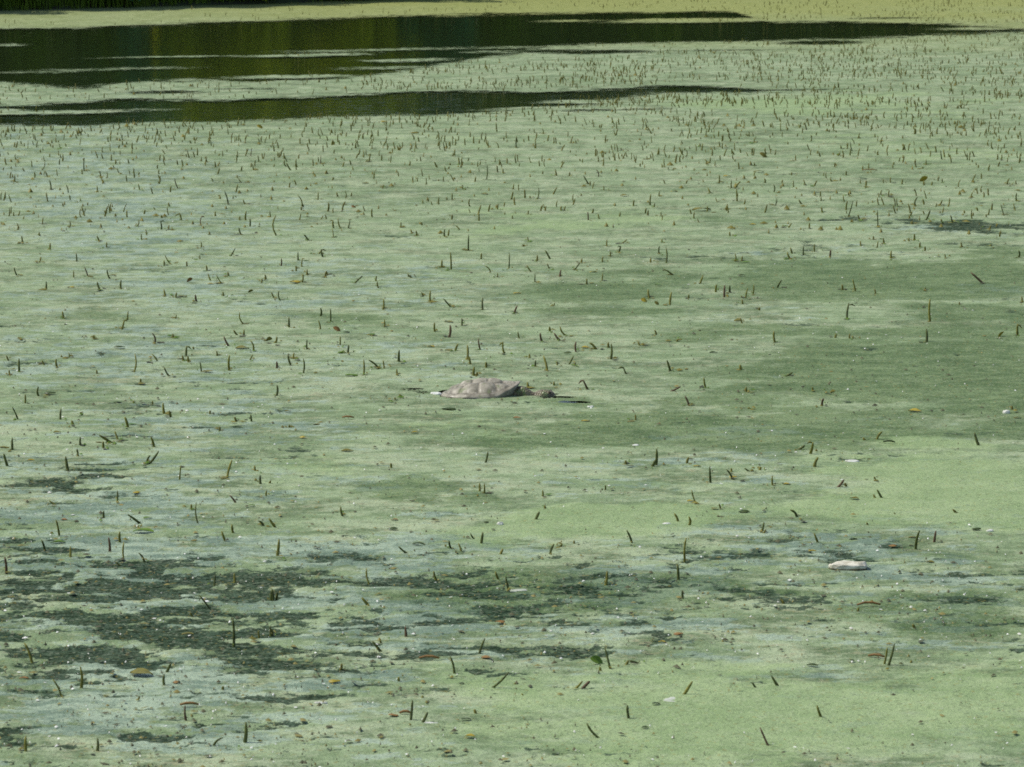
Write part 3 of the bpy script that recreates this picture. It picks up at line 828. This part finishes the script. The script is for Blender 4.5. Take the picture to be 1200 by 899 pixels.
def stem_geo(q, bm, k):
    bx, by, tx, ty = q
    x, y = (float(v) for v in ground(bx, by))
    s = scale_at(y)
    lx = (tx - bx) / s
    hz = max(.012, (by - ty) / s / math.cos(PITCH))
    depth = random.gauss(0, .18) * hz
    r = random.uniform(.0031, .0054) * (1.0 if by > 560 else 1.22)
    L = math.hypot(lx, hz)
    bend = random.gauss(0, .045) * L
    if random.random() < .07:
        bend = random.choice((-1, 1)) * random.uniform(.12, .17) * L
    pts, rad = [], []
    n = 7
    for i in range(n):
        t = -0.35 + 1.35 * i / (n - 1)
        tt = max(t, 0)
        off = bend * math.sin(math.pi * tt)
        pts.append(Vector((lx * t + off * hz / L, depth * t, hz * t - off * lx / L)))
        rad.append(r * (1.12 - .30 * tt) * random.uniform(.9, 1.1))
    rad[-1] *= .55
    tube(bm, pts, rad, 6, True, .8)
    return x, y, lx, hz, L, bend, s


# x, y in the photo, length in photo pixels, colour, shape, label
LV = [
 (211, 286, 8, 'leaf_olive', 'c', 'olive curled leaf clump alone in far pale duckweed'), (84, 340, 8, 'leaf_yellow', 'c', 'small yellow green curled leaf between short far stems'),
 (223, 333, 8, 'leaf_brown', 'u', 'brown olive leaf standing near a tilted far stem'), (294, 346, 7, 'leaf_olive', 'u', 'olive leaf stub standing by a dark slit'),
 (132, 326, 9, 'leaf_olive', 'f', 'olive leaf lying at the foot of an olive stem'), (140, 411, 13, 'leaf_dark', 'c', 'dark green humped leaf in pale duckweed'),
 (284, 412, 16, 'leaf_olive', 'f', 'flat olive green leaf beside a bent stem pair'), (247, 336, 8, 'leaf_yellow', 'f', 'yellow leaf scrap beside two tilted stems'),
 (346, 334, 13, 'leaf_yellow', 'c', 'yellow brown humped leaf at the foot of a stem'), (394, 391, 10, 'leaf_brown', 'u', 'brown folded leaf standing among mid pond stems'),
 (316, 403, 8, 'leaf_olive', 'u', 'olive leaf tuft between two crossed stems'), (406, 393, 8, 'leaf_dark', 'f', 'small dark leaf right next to a brown folded leaf'),
 (505, 410, 9, 'leaf_yellow', 'f', 'yellow scrap floating in pale duckweed above the turtle'), (526, 381, 11, 'leaf_olive', 'f', 'olive leaf hanging from a short brown stem'),
 (414, 246, 6, 'leaf_brown', 'u', 'small brown leaf standing among far stems'), (425, 254, 6, 'leaf_yellow', 'f', 'tiny yellow brown leaf beside a far leaf tuft'),
 (486, 158, 10, 'leaf_olive', 'c', 'olive rounded leaf just below the clear water'), (450, 145, 8, 'leaf_yellow', 'c', 'yellow leaf close to the clear water edge'),
 (304, 152, 8, 'leaf_yellow', 'u', 'orange yellow leaf standing at the clear water edge'), (568, 230, 9, 'leaf_olive', 'f', 'olive leaf lying in far pale duckweed'),
 (852, 209, 9, 'leaf_yellow', 'f', 'bright yellow flat leaf in far duckweed'), (894, 186, 12, 'leaf_olive', 'u', 'olive leaf tilted up in far duckweed'),
 (889, 204, 13, 'leaf_olive', 'f', 'long olive leaf lying below a tilted leaf'), (822, 249, 22, 'leaf_olive', 'f', 'long flat olive leaf lying in the far algae'),
 (790, 227, 8, 'leaf_yellow', 'f', 'yellow scrap among far upright stems'), (882, 266, 8, 'leaf_yellow', 'f', 'yellow leaf scrap on bright far duckweed'),
 (732, 232, 10, 'leaf_olive', 'f', 'olive leaf with a bent stalk in far duckweed'), (695, 322, 9, 'leaf_yellow', 'f', 'yellow leaf beside a bent stem at the algae patch'),
 (771, 337, 8, 'leaf_green', 'f', 'yellow green leaf scrap lying on dark green algae'), (754, 357, 8, 'leaf_yellow', 'u', 'yellow leaf standing below the dark green algae'),
 (769, 360, 7, 'leaf_olive', 'u', 'olive leaf stub beside a yellow standing leaf'), (606, 347, 9, 'leaf_yellow', 'f', 'yellow scrap on the edge of a green algae band'),
 (869, 326, 9, 'leaf_dark', 'c', 'dark green humped leaf on the algae edge'), (665, 417, 9, 'leaf_dark', 'c', 'dark green leaf clump above the turtle head'),
 (686, 411, 10, 'leaf_yellow', 'f', 'yellow scrap between leaning stems above the turtle'), (836, 417, 10, 'leaf_dark', 'f', 'dark flat leaf on the edge of the big algae patch'),
 (1174, 398, 12, 'leaf_yellow', 'u', 'yellow leaf standing upright on pale scum'), (1083, 215, 13, 'leaf_yellow', 'u', 'large yellow leaf standing up in far duckweed'),
 (1019, 202, 18, 'leaf_brown', 't', 'straight brown stalk lying flat on far duckweed'), (59, 465, 13, 'leaf_dark', 'c', 'dark green humped leaf beside two stubby stems'),
 (5, 529, 12, 'leaf_olive', 'c', 'olive leaf clump beside a curved brown stem'), (36, 544, 10, 'leaf_yellow', 'f', 'yellow scrap on dark algae streaks'), (67, 511, 9, 'leaf_olive', 'f', 'small olive leaf next to dark scum'),
 (138, 476, 9, 'leaf_dark', 'f', 'dark leaf scrap lying in grey scum'), (412, 444, 15, 'leaf_green', 'c', 'bright yellow green leaf floating among mid pond stems'),
 (526, 484, 17, 'leaf_dark', 'c', 'dark green leaf with yellow edge just below the turtle'), (355, 517, 8, 'leaf_yellow', 'c', 'yellow brown folded leaf in smooth duckweed'),
 (371, 502, 9, 'leaf_olive', 'f', 'olive leaf floating above a yellow folded leaf'), (407, 533, 15, 'leaf_olive', 'f', 'gold olive leaf lying flat in smooth green duckweed'),
 (337, 486, 8, 'leaf_olive', 'f', 'small olive leaf in smooth pale duckweed'), (408, 494, 14, 'leaf_brown', 't', 'red brown stalk lying flat in smooth duckweed'), (486, 511, 9, 'leaf_yellow', 'f', 'yellow leaf scrap below a turtle'),
 (686, 498, 11, 'leaf_yellow', 'f', 'gold leaf lying on algae below the turtle head'), (606, 494, 10, 'leaf_brown', 'f', 'red brown scrap lying just below the turtle neck'),
 (817, 551, 9, 'leaf_yellow', 'f', 'yellow scrap beside an upright stem'), (859, 564, 9, 'leaf_yellow', 'c', 'yellow leaf at the foot of a leaning stem'), (1192, 494, 9, 'leaf_olive', 'f', 'olive leaf beside a white scrap'),
 (1042, 523, 14, 'leaf_dark', 't', 'dark stalk lying flat below the big algae patch'), (1072, 486, 16, 'leaf_yellow', 'f', 'pale yellow leaf at the lower edge of the algae'),
 (168, 628, 25, 'leaf_green', 'f', 'lime green fallen leaf with rusty tip lying on scum'), (68, 641, 18, 'leaf_green', 'f', 'green leaf lying on scum beside two stems'),
 (160, 582, 9, 'leaf_yellow', 'c', 'yellow curled leaf in pale scum'), (173, 612, 10, 'leaf_green', 'f', 'pale green leaf at the foot of a leaning stem'), (295, 597, 8, 'leaf_green', 'c', 'small green leaf beside dark scum'),
 (75, 614, 8, 'leaf_brown', 'f', 'brown leaf scrap beside a curved stem'), (462, 614, 9, 'leaf_brown', 'f', 'yellow brown leaf in smooth duckweed'), (460, 625, 12, 'leaf_dark', 'c', 'grey green humped leaf in pale scum'),
 (491, 643, 16, 'leaf_dark', 'f', 'dark slim leaf lying beside stubby stems'), (570, 617, 6, 'leaf_dark', 'c', 'tiny dark leaf beside a pale shell scrap'),
 (872, 605, 13, 'leaf_dark', 'c', 'dark green leaf tuft in bluish scum'), (809, 592, 8, 'leaf_yellow', 'f', 'yellow leaf at the foot of a curved stem'), (1144, 625, 12, 'leaf_dark', 'c', 'dark green humped leaf beside bright duckweed'),
 (922, 572, 9, 'leaf_yellow', 'f', 'yellow scrap between stems by bright duckweed'), (1001, 589, 11, 'leaf_olive', 'f', 'olive leaf lying in bright duckweed'), (1070, 635, 11, 'leaf_olive', 'f', 'olive leaf at the foot of a long stem'),
 (1046, 645, 10, 'leaf_brown', 'c', 'orange leaf scrap floating above the driftwood'), (952, 651, 10, 'leaf_yellow', 'f', 'yellow leaf scrap on blue grey scum'), (166, 796, 30, 'leaf_olive', 'f', 'long gold olive leaf lying in the foreground scum'),
 (207, 806, 9, 'leaf_brown', 'c', 'red brown leaf scrap beside a curved foreground stem'), (220, 749, 14, 'leaf_olive', 'f', 'yellow green leaf lying between dark algae streaks'), (28, 801, 11, 'leaf_brown', 'f', 'orange brown leaf scrap on dark algae'),
 (461, 845, 12, 'leaf_brown', 'c', 'orange brown curled leaf at the foot of a tall stem'), (392, 805, 14, 'leaf_yellow', 'c', 'pale yellow curled leaf ring in scum'), (551, 869, 12, 'leaf_yellow', 'f', 'gold leaf floating in smooth duckweed'),
 (546, 849, 12, 'leaf_dark', 'f', 'dark green leaf below a stubby stem'), (586, 735, 12, 'leaf_brown', 'c', 'brown leaf clump beside dark algae'), (570, 777, 13, 'leaf_brown', 'f', 'brown leaf scrap under a leaning stem'),
 (541, 807, 7, 'leaf_dark', 'f', 'tiny dark leaf beside a long leaning twig'), (698, 783, 17, 'leaf_green', 'u', 'bright green upright leaf beside a wavy stem'), (795, 749, 12, 'leaf_brown', 'c', 'orange leaf at the edge of a dark algae streak'),
 (776, 758, 9, 'leaf_yellow', 'f', 'yellow scrap below an orange leaf'), (769, 831, 10, 'leaf_dark', 'f', 'green leaf scrap near the white scum raft'), (756, 859, 9, 'leaf_dark', 'f', 'dark leaf scrap in bright foreground duckweed'),
 (952, 786, 14, 'leaf_dark', 'c', 'dark green crumpled leaf in bright foreground duckweed'), (997, 780, 9, 'leaf_dark', 'f', 'dark scrap between pale scum and twin stems'), (1027, 776, 20, 'leaf_brown', 't', 'brown stalk lying at the foot of twin stems'),
 (503, 778, 24, 'leaf_brown', 't', 'thin red brown stalk lying beside a dark stem'), (475, 843, 14, 'leaf_brown', 't', 'short brown stalk between curled leaf and tall stem'), (1090, 664, 10, 'leaf_olive', 'f', 'olive scrap on dark algae beside the driftwood'),
 (1018, 715, 28, 'leaf_brown', 't', 'pale brown stalk lying on green algae in the foreground'), (1000, 669 - 32, 10, 'leaf_dark', 'f', 'dark slim leaf above the driftwood'), (222, 833, 22, 'leaf_brown', 't', 'brown stalk lying beside an upright foreground stem'),
]


def short_name(lab):
    w = lab.split()
    stop = {'in', 'on', 'at', 'beside', 'between', 'lying', 'standing', 'floating', 'near', 'close', 'just', 'right', 'next', 'among', 'alone', 'by', 'above', 'below', 'hanging', 'tilted', 'with', 'under'}
    n = next((i for i, q in enumerate(w) if q in stop), len(w))
    return ' '.join(w[:n])


LAND = [(563, 464, 85, 30, 'beside the turtle'), (993, 671, 75, 40, 'near the pale driftwood chunk'), (697, 784, 70, 40, 'by the upright green leaf'), (800, 824, 60, 40, 'near the white scum raft'),
        (168, 628, 55, 40, 'near the lime green fallen leaf')]
cnt_label = {}
NBIG = 300
for k, q in enumerate(stems[:NBIG]):
    bm = bmesh.new()
    x, y, lx, hz, L, bend, s = stem_geo(q, bm, k)
    if abs(bend) / L < .11 and q[1] < 560 and random.random() < .05:                 # a torn leaf base still clinging
        tip = Vector((lx * .9, 0, hz * .9))
        e = tip + Vector((random.choice((-1, 1)) * random.uniform(.02, .035), 0.004, -random.uniform(.0, .02)))
        tube(bm, [tip, (tip + e) / 2 + Vector((0, 0, .006)), e], [.003, .005, .0015], 5, True, .4)
    me = bpy.data.meshes.new('plant_stem')
    bm.to_mesh(me)
    bm.free()
    z = random.random()
    col = 'stem_green' if z < .50 else ('stem_olive' if z < .88 else 'stem_brown')
    o = link('plant_stem', me, mats=[M[col]])
    o.location = (x, y, .009)
    tilt = math.degrees(math.atan2(abs(lx), hz))
    a1 = 'upright' if tilt < 8 else ('slightly tilted' if tilt < 25 else ('leaning' if tilt < 48 else 'nearly flat'))
    a2 = 'stubby' if L < .045 else ('short' if L < .068 else 'long')
    a3 = 'curved ' if abs(bend) / L > .11 else ''
    a4 = {'stem_green': 'dark green', 'stem_olive': 'olive', 'stem_brown': 'brown'}[col]
    where = 'standing in ' + classify(x, y)
    if 'pale' in where:
        where = ('in duckweed halfway from turtle to clear water' if q[1] < 290 else 'in duckweed just past turtle towards clear water' if q[1] < 440
                 else 'in duckweed between turtle and dark algae streaks' if q[1] < 610 else 'in pale scum around the dark algae streaks')
    for (cx, cy, rx, ry, ph) in LAND:
        if ((q[0] - cx) / rx) ** 2 + ((q[1] - cy) / ry) ** 2 < 1:
            where = ph
    if 'turtle' not in where and 'drift' not in where:
        near = min(LV, key=lambda e: math.hypot((e[0] - q[0]) * .6, e[1] - q[1]))
        if math.hypot((near[0] - q[0]) * .6, near[1] - q[1]) < 11:
            where = 'beside ' + short_name(near[5])
        elif q[1] < 200:
            where = 'among thick far stems near clear water'
        else:
            for q2 in stems[:NBIG]:
                if q2 is not q and math.hypot(q2[0] - q[0], q2[1] - q[1]) < 9:
                    where = 'paired with another, ' + where
                    break
    tag(o, f'{a2} {a1} {a3}{a4} stem {where}', 'stem', f'{a2} {a1} {a3}{a4} stems {where}')


def far_stems():
    """the dense small stems towards the far side"""
    bm = bmesh.new()
    extra = []
    tries = 0
    while len(extra) < 4200 and tries < 120000:
        tries += 1
        u, v = random.uniform(-60, 1260), random.uniform(2, 260)
        dens = 1.0 if v < 120 else max(0.10, 1.0 - (v - 120) / 90)
        dens *= 0.30 + 0.70 * min(1, max(0, u - 100) / 600) if v < 140 else .8
        if v < 26 and u < 700:
            dens *= .3
        if random.random() > dens:
            continue
        x, y = ground(u, v)
        if open_field(np.array([x]), np.array([y]))[0] > -1.0:
            continue
        cl = fbm(np.array([x]), np.array([y]), .9, 2, 123)[0]
        if random.random() > .55 + cl * 2.2:
            continue
        s = scale_at(float(y))
        h = random.uniform(.025, .075) * s
        extra.append((u, v, u + random.gauss(0, .22) * h, v - h))
    bms = [bm, bmesh.new()]
    for kq, q in enumerate(stems[NBIG:] + extra):
        bm = bms[kq % 2 == 0]
        b2 = bmesh.new()
        x, y, *_ = stem_geo(q, b2, 0)
        b2.transform(Matrix.Translation((x, y, .006)))
        me = bpy.data.meshes.new('tmp')
        b2.to_mesh(me)
        b2.free()
        bm.from_mesh(me)
        bpy.data.meshes.remove(me)
    for bm, nm, mt, lb in ((bms[0], 'far_plant_stems', 'stem_olive', 'countless tiny olive stems crowding the far duckweed'),
                           (bms[1], 'yellowing_far_stems', 'leaf_olive', 'countless tiny yellowing stems crowding the far duckweed')):
        me = bpy.data.meshes.new(nm)
        bm.to_mesh(me)
        bm.free()
        o = link(nm, me, mats=[M[mt]], kind='stuff')
        o['label'] = lb
        o['category'] = 'stems'


far_stems()


# ------------------------------------------------------------------ leaves
def leaf_mesh(L, W, curl, fold, upright, seed):
    r = random.Random(seed)
    n, m_ = 9, 4
    P, q = [], []
    wav = r.uniform(0, 6)
    for i in range(n + 1):
        t = i / n
        wd = W * (math.sin(math.pi * t ** .8) ** .75 if 0 < t < 1 else 0.04)
        for j in range(m_ + 1):
            c = (j / m_ - .5) * 2
            x = (t - .5) * L
            y = c * wd * .5
            z = curl * L * (math.sin(math.pi * t)) + fold * abs(c) ** 1.5 * wd * .5 + .05 * W * math.sin(wav + 5 * t + 2 * c)
            P.append(Vector((x, y, z)))
    rot = Matrix.Rotation(upright, 4, 'X')
    P = [rot @ p for p in P]
    zmin = min(p.z for p in P)
    P = [(p.x, p.y, p.z - zmin) for p in P]
    th = .0012
    nv = len(P)
    P2 = [(a, b, c + th) for (a, b, c) in P]
    idx = lambda i, j: i * (m_ + 1) + j
    for i in range(n):
        for j in range(m_):
            q.append((idx(i, j) + nv, idx(i + 1, j) + nv, idx(i + 1, j + 1) + nv, idx(i, j + 1) + nv))
            q.append((idx(i, j), idx(i, j + 1), idx(i + 1, j + 1), idx(i + 1, j)))
    return mesh_np('floating_leaf', P + P2, q, True)


for i, (px, py, ln, col, kd, lab) in enumerate(LV):
    x, y = (float(v) for v in ground(px, py))
    s = scale_at(y)
    L = ln / s
    if kd == 't':
        bm = bmesh.new()
        bd = random.gauss(0, .06) * L
        tube(bm, [Vector((-L / 2, 0, .004)), Vector((-L / 6, bd, .009)), Vector((L / 6, bd, .009)), Vector((L / 2, 0, .004))], [.003, .0042, .0042, .003], 6)
        me = bpy.data.meshes.new('fallen_stalk')
        bm.to_mesh(me)
        bm.free()
        o = link('fallen_stalk', me, mats=[M[col]])
        o.rotation_euler.z = random.uniform(-.5, .5)
        cat = 'stalk'
    else:
        W = L * random.uniform(.42, .6)
        if kd == 'f': me = leaf_mesh(L, W * 1.15, .06, .15, 0.05, i)
        elif kd == 'c': me = leaf_mesh(L, W * 1.2, .12, -.45, .12, i)
        else: me = leaf_mesh(L, W, .10, .3, 1.0, i)
        o = link('floating_leaf', me, mats=[M[col]])
        o.rotation_euler.z = random.uniform(-.35, .35) + (math.pi if random.random() < .5 else 0)
        if kd == 'u':
            o.rotation_euler.y = random.uniform(.3, .9)
        cat = 'leaf'
    o.location = (x, y, .015 if kd != 'u' else .018)
    tag(o, lab, cat, 'leaf scraps and stalks floating on the pond')


# ------------------------------------------------------------------ driftwood, scum, pale scraps
def lump(name, px, py, lpx, wfac, h, mat, label, cat, seed, und=None, rz=0.0):
    x, y = (float(v) for v in ground(px, py))
    L = lpx / scale_at(y)
    r = random.Random(seed)
    bm = bmesh.new()
    bmesh.ops.create_icosphere(bm, subdivisions=4, radius=1)
    for v in bm.verts:
        n = float(fbm(np.array([v.co.x * 1.3 + seed]), np.array([v.co.y * 1.3 + v.co.z]), 1.2, 4, seed)[0])
        f = 1 + n * .35
        sx = math.copysign(abs(v.co.x) ** .72, v.co.x)
        sy = math.copysign(abs(v.co.y) ** .8, v.co.y)
        zz = math.copysign(abs(v.co.z) ** .7, v.co.z)
        v.co = Vector((sx * L * .5 * f, sy * L * .5 * wfac * f, zz * h * f + (n * h * .6)))
    for f in bm.faces:
        f.smooth = True
    me = bpy.data.meshes.new(name)
    bm.to_mesh(me)
    bm.free()
    o = link(name, me, mats=[mat])
    o.location = (x, y, h * .55 + (.013 if name == 'driftwood_chunk' else .008))
    o.rotation_euler.z = rz
    tag(o, label, cat)
    return o


def m_drift():
    b = NB("bleached_driftwood")
    v = b.coord('Object', (1, 3, 3))
    n = b.noise(v, 30, 5, .6)
    tc = b.n("ShaderNodeTexCoord")
    sp = b.n("ShaderNodeSeparateXYZ")
    b.l(tc.outputs['Object'], sp.inputs[0])
    c = b.mix(b.rng(n, .35, .65), (0.42, 0.39, 0.29), (0.70, 0.68, 0.58))
    wet = b.rng(b.math('ADD', sp.outputs[2], b.math('MULTIPLY', b.math('SUBTRACT', n, .5), .012)), .0005, -.0060)
    c = b.mix(wet, c, (0.11, 0.062, 0.022))          # soaked brown lower side
    b.put(b.p.inputs['Base Color'], c)
    b.set(Roughness=.7)
    b.bump(n, .7, .006)
    return b.m


lump('driftwood_chunk', 994, 671, 44, .55, .0165, m_drift(), 'pale bleached driftwood chunk with soaked brown underside', 'driftwood', 3, rz=.05)
lump('scum_raft', 800, 824, 44, .62, .003, M['scum'], 'flat white scum raft at the foot of a leaning stem', 'scum', 5, rz=-.03)
lump('pale_scrap', 511, 465, 14, .7, .008, M['pale'], 'white lump standing in for a bluish sheen behind the turtle shell', 'scrap', 8)  # sheen on the water, modelled as a pale lump
lump('pale_scrap', 1179, 487, 9, .8, .011, M['pale'], 'white scrap beside a stubby stem at the algae edge', 'scrap', 9)
lump('pale_scrap', 998, 544, 17, .4, .007, M['pale'], 'white feather like scrap with rusty edge in pale duckweed', 'scrap', 11, rz=-.3)
lump('pale_scrap', 586, 619, 8, .8, .010, M['pale'], 'white shell like scrap beside a tiny dark leaf', 'scrap', 12)
lump('pale_scrap', 607, 696, 22, .6, .005, M['scum'], 'white scum scrap lying in grey green algae', 'scrap', 13)
lump('pale_scrap', 781, 618, 10, .6, .006, M['pale'], 'white scrap at the foot of a leaning stem', 'scrap', 14)
lump('pale_scrap', 1160, 626, 8, .6, .006, M['pale'], 'white scrap right beside a dark humped leaf', 'scrap', 15)
lump('pale_scrap', 505, 852, 16, .25, .004, M['pale'], 'white sliver at the foot of a leaning foreground stem', 'sliver', 16)
lump('pale_scrap', 376, 828, 15, .25, .004, M['pale'], 'white sliver at the tip of a dark algae streak', 'sliver', 17)
lump('pale_scrap', 745, 525, 8, .6, .005, M['pale'], 'white scrap on dark green algae below the turtle', 'scrap', 18)
lump('pale_scrap', 692, 480, 8, .5, .006, M['pale'], 'white scrap beyond the dark water before the turtle head', 'scrap', 19)


# ------------------------------------------------------------------ countless flecks
def flecks(name, n, mat, label, smin, smax, tall, far=False, stem=False):
    u = rng.uniform(-120, 1320, n)
    v = rng.uniform(0, 1, n) ** .85 * 930 + 20
    if far:
        v = 38 + rng.random(n) ** 1.3 * 240
    if stem:
        k = rng.integers(0, len(stems), n)
        sb = np.array(stems)[k]
        u = sb[:, 0] + rng.normal(0, 5, n) * (sb[:, 1] + 150) / 600
        v = sb[:, 1] + rng.normal(0, 1.6, n) * ((sb[:, 1] + 150) / 600) ** 2
    x, y = ground(u, v)
    ok = open_field(x, y) < -1.5
    lush = patch_field(x, y, LUSH, 171)
    ok &= rng.random(n) > lush * 1.05
    if stem:
        ok &= rng.random(n) < np.interp(v, [200, 450, 700], [1, .8, .4])
    x, y = x[ok], y[ok]
    n = len(x)
    V = np.zeros((n, 5, 3))
    a = rng.uniform(0, 2 * math.pi, n)
    sz = rng.uniform(smin, smax, n) ** 1.0 * (0.5 + rng.random(n) ** 3 * 1.5)
    if stem:
        sz *= np.interp(project(x, y)[1], [150, 480, 650], [1.7, 1.5, .8])
    asp = rng.uniform(.25, .8, n)
    ca, sa = np.cos(a), np.sin(a)
    for k, (ux, uy) in enumerate(((-1, 0), (0, -1), (1, 0), (0, 1))):
        lx, ly = ux * sz, uy * sz * asp
        V[:, k, 0] = x + lx * ca - ly * sa
        V[:, k, 1] = y + lx * sa + ly * ca
        V[:, k, 2] = 0.015 + rng.random(n) * .004
    V[:, 4, 0], V[:, 4, 1] = x, y
    V[:, 4, 2] = .017 + rng.random(n) * tall
    b = (np.arange(n) * 5)[:, None]
    F = np.concatenate([b + np.array([[k, (k + 1) % 4, 4]]) for k in range(4)])
    o = link(name, mesh_np(name, V.reshape(-1, 3), F), mats=[mat], kind='stuff')
    o['label'] = label
    o['category'] = 'debris'


flecks('dark_flecks', 5200, M['fleck_dark'], 'tiny dark plant crumbs strewn over the duckweed', .004, .010, .010)
flecks('yellow_flecks', 2600, M['fleck_yellow'], 'tiny yellow plant crumbs strewn over the duckweed', .004, .010, .008)
flecks('leaf_scraps', 1300, M['leaf_olive'], 'small olive and yellowing leaf scraps caught around the stems', .006, .013, .010, False, True)
flecks('green_scraps', 900, M['leaf_green'], 'small fresh green leaf scraps caught around the stems', .005, .011, .008, False, True)
flecks('wet_gap_flecks', 1400, M['fleck_dark'], 'dark flecks standing in for wet gaps around the stem bases', .005, .012, .003, False, True)  # flecks added as the dark wet gap at each stem base
flecks('leafy_tips', 2200, M['leaf_olive'], 'small olive leaf tips sticking out of the far duckweed', .008, .020, .035, True)
flecks('pale_flecks', 3000, M['pale'], 'tiny white crumbs and bubbles strewn over the duckweed', .002, .006, .006)
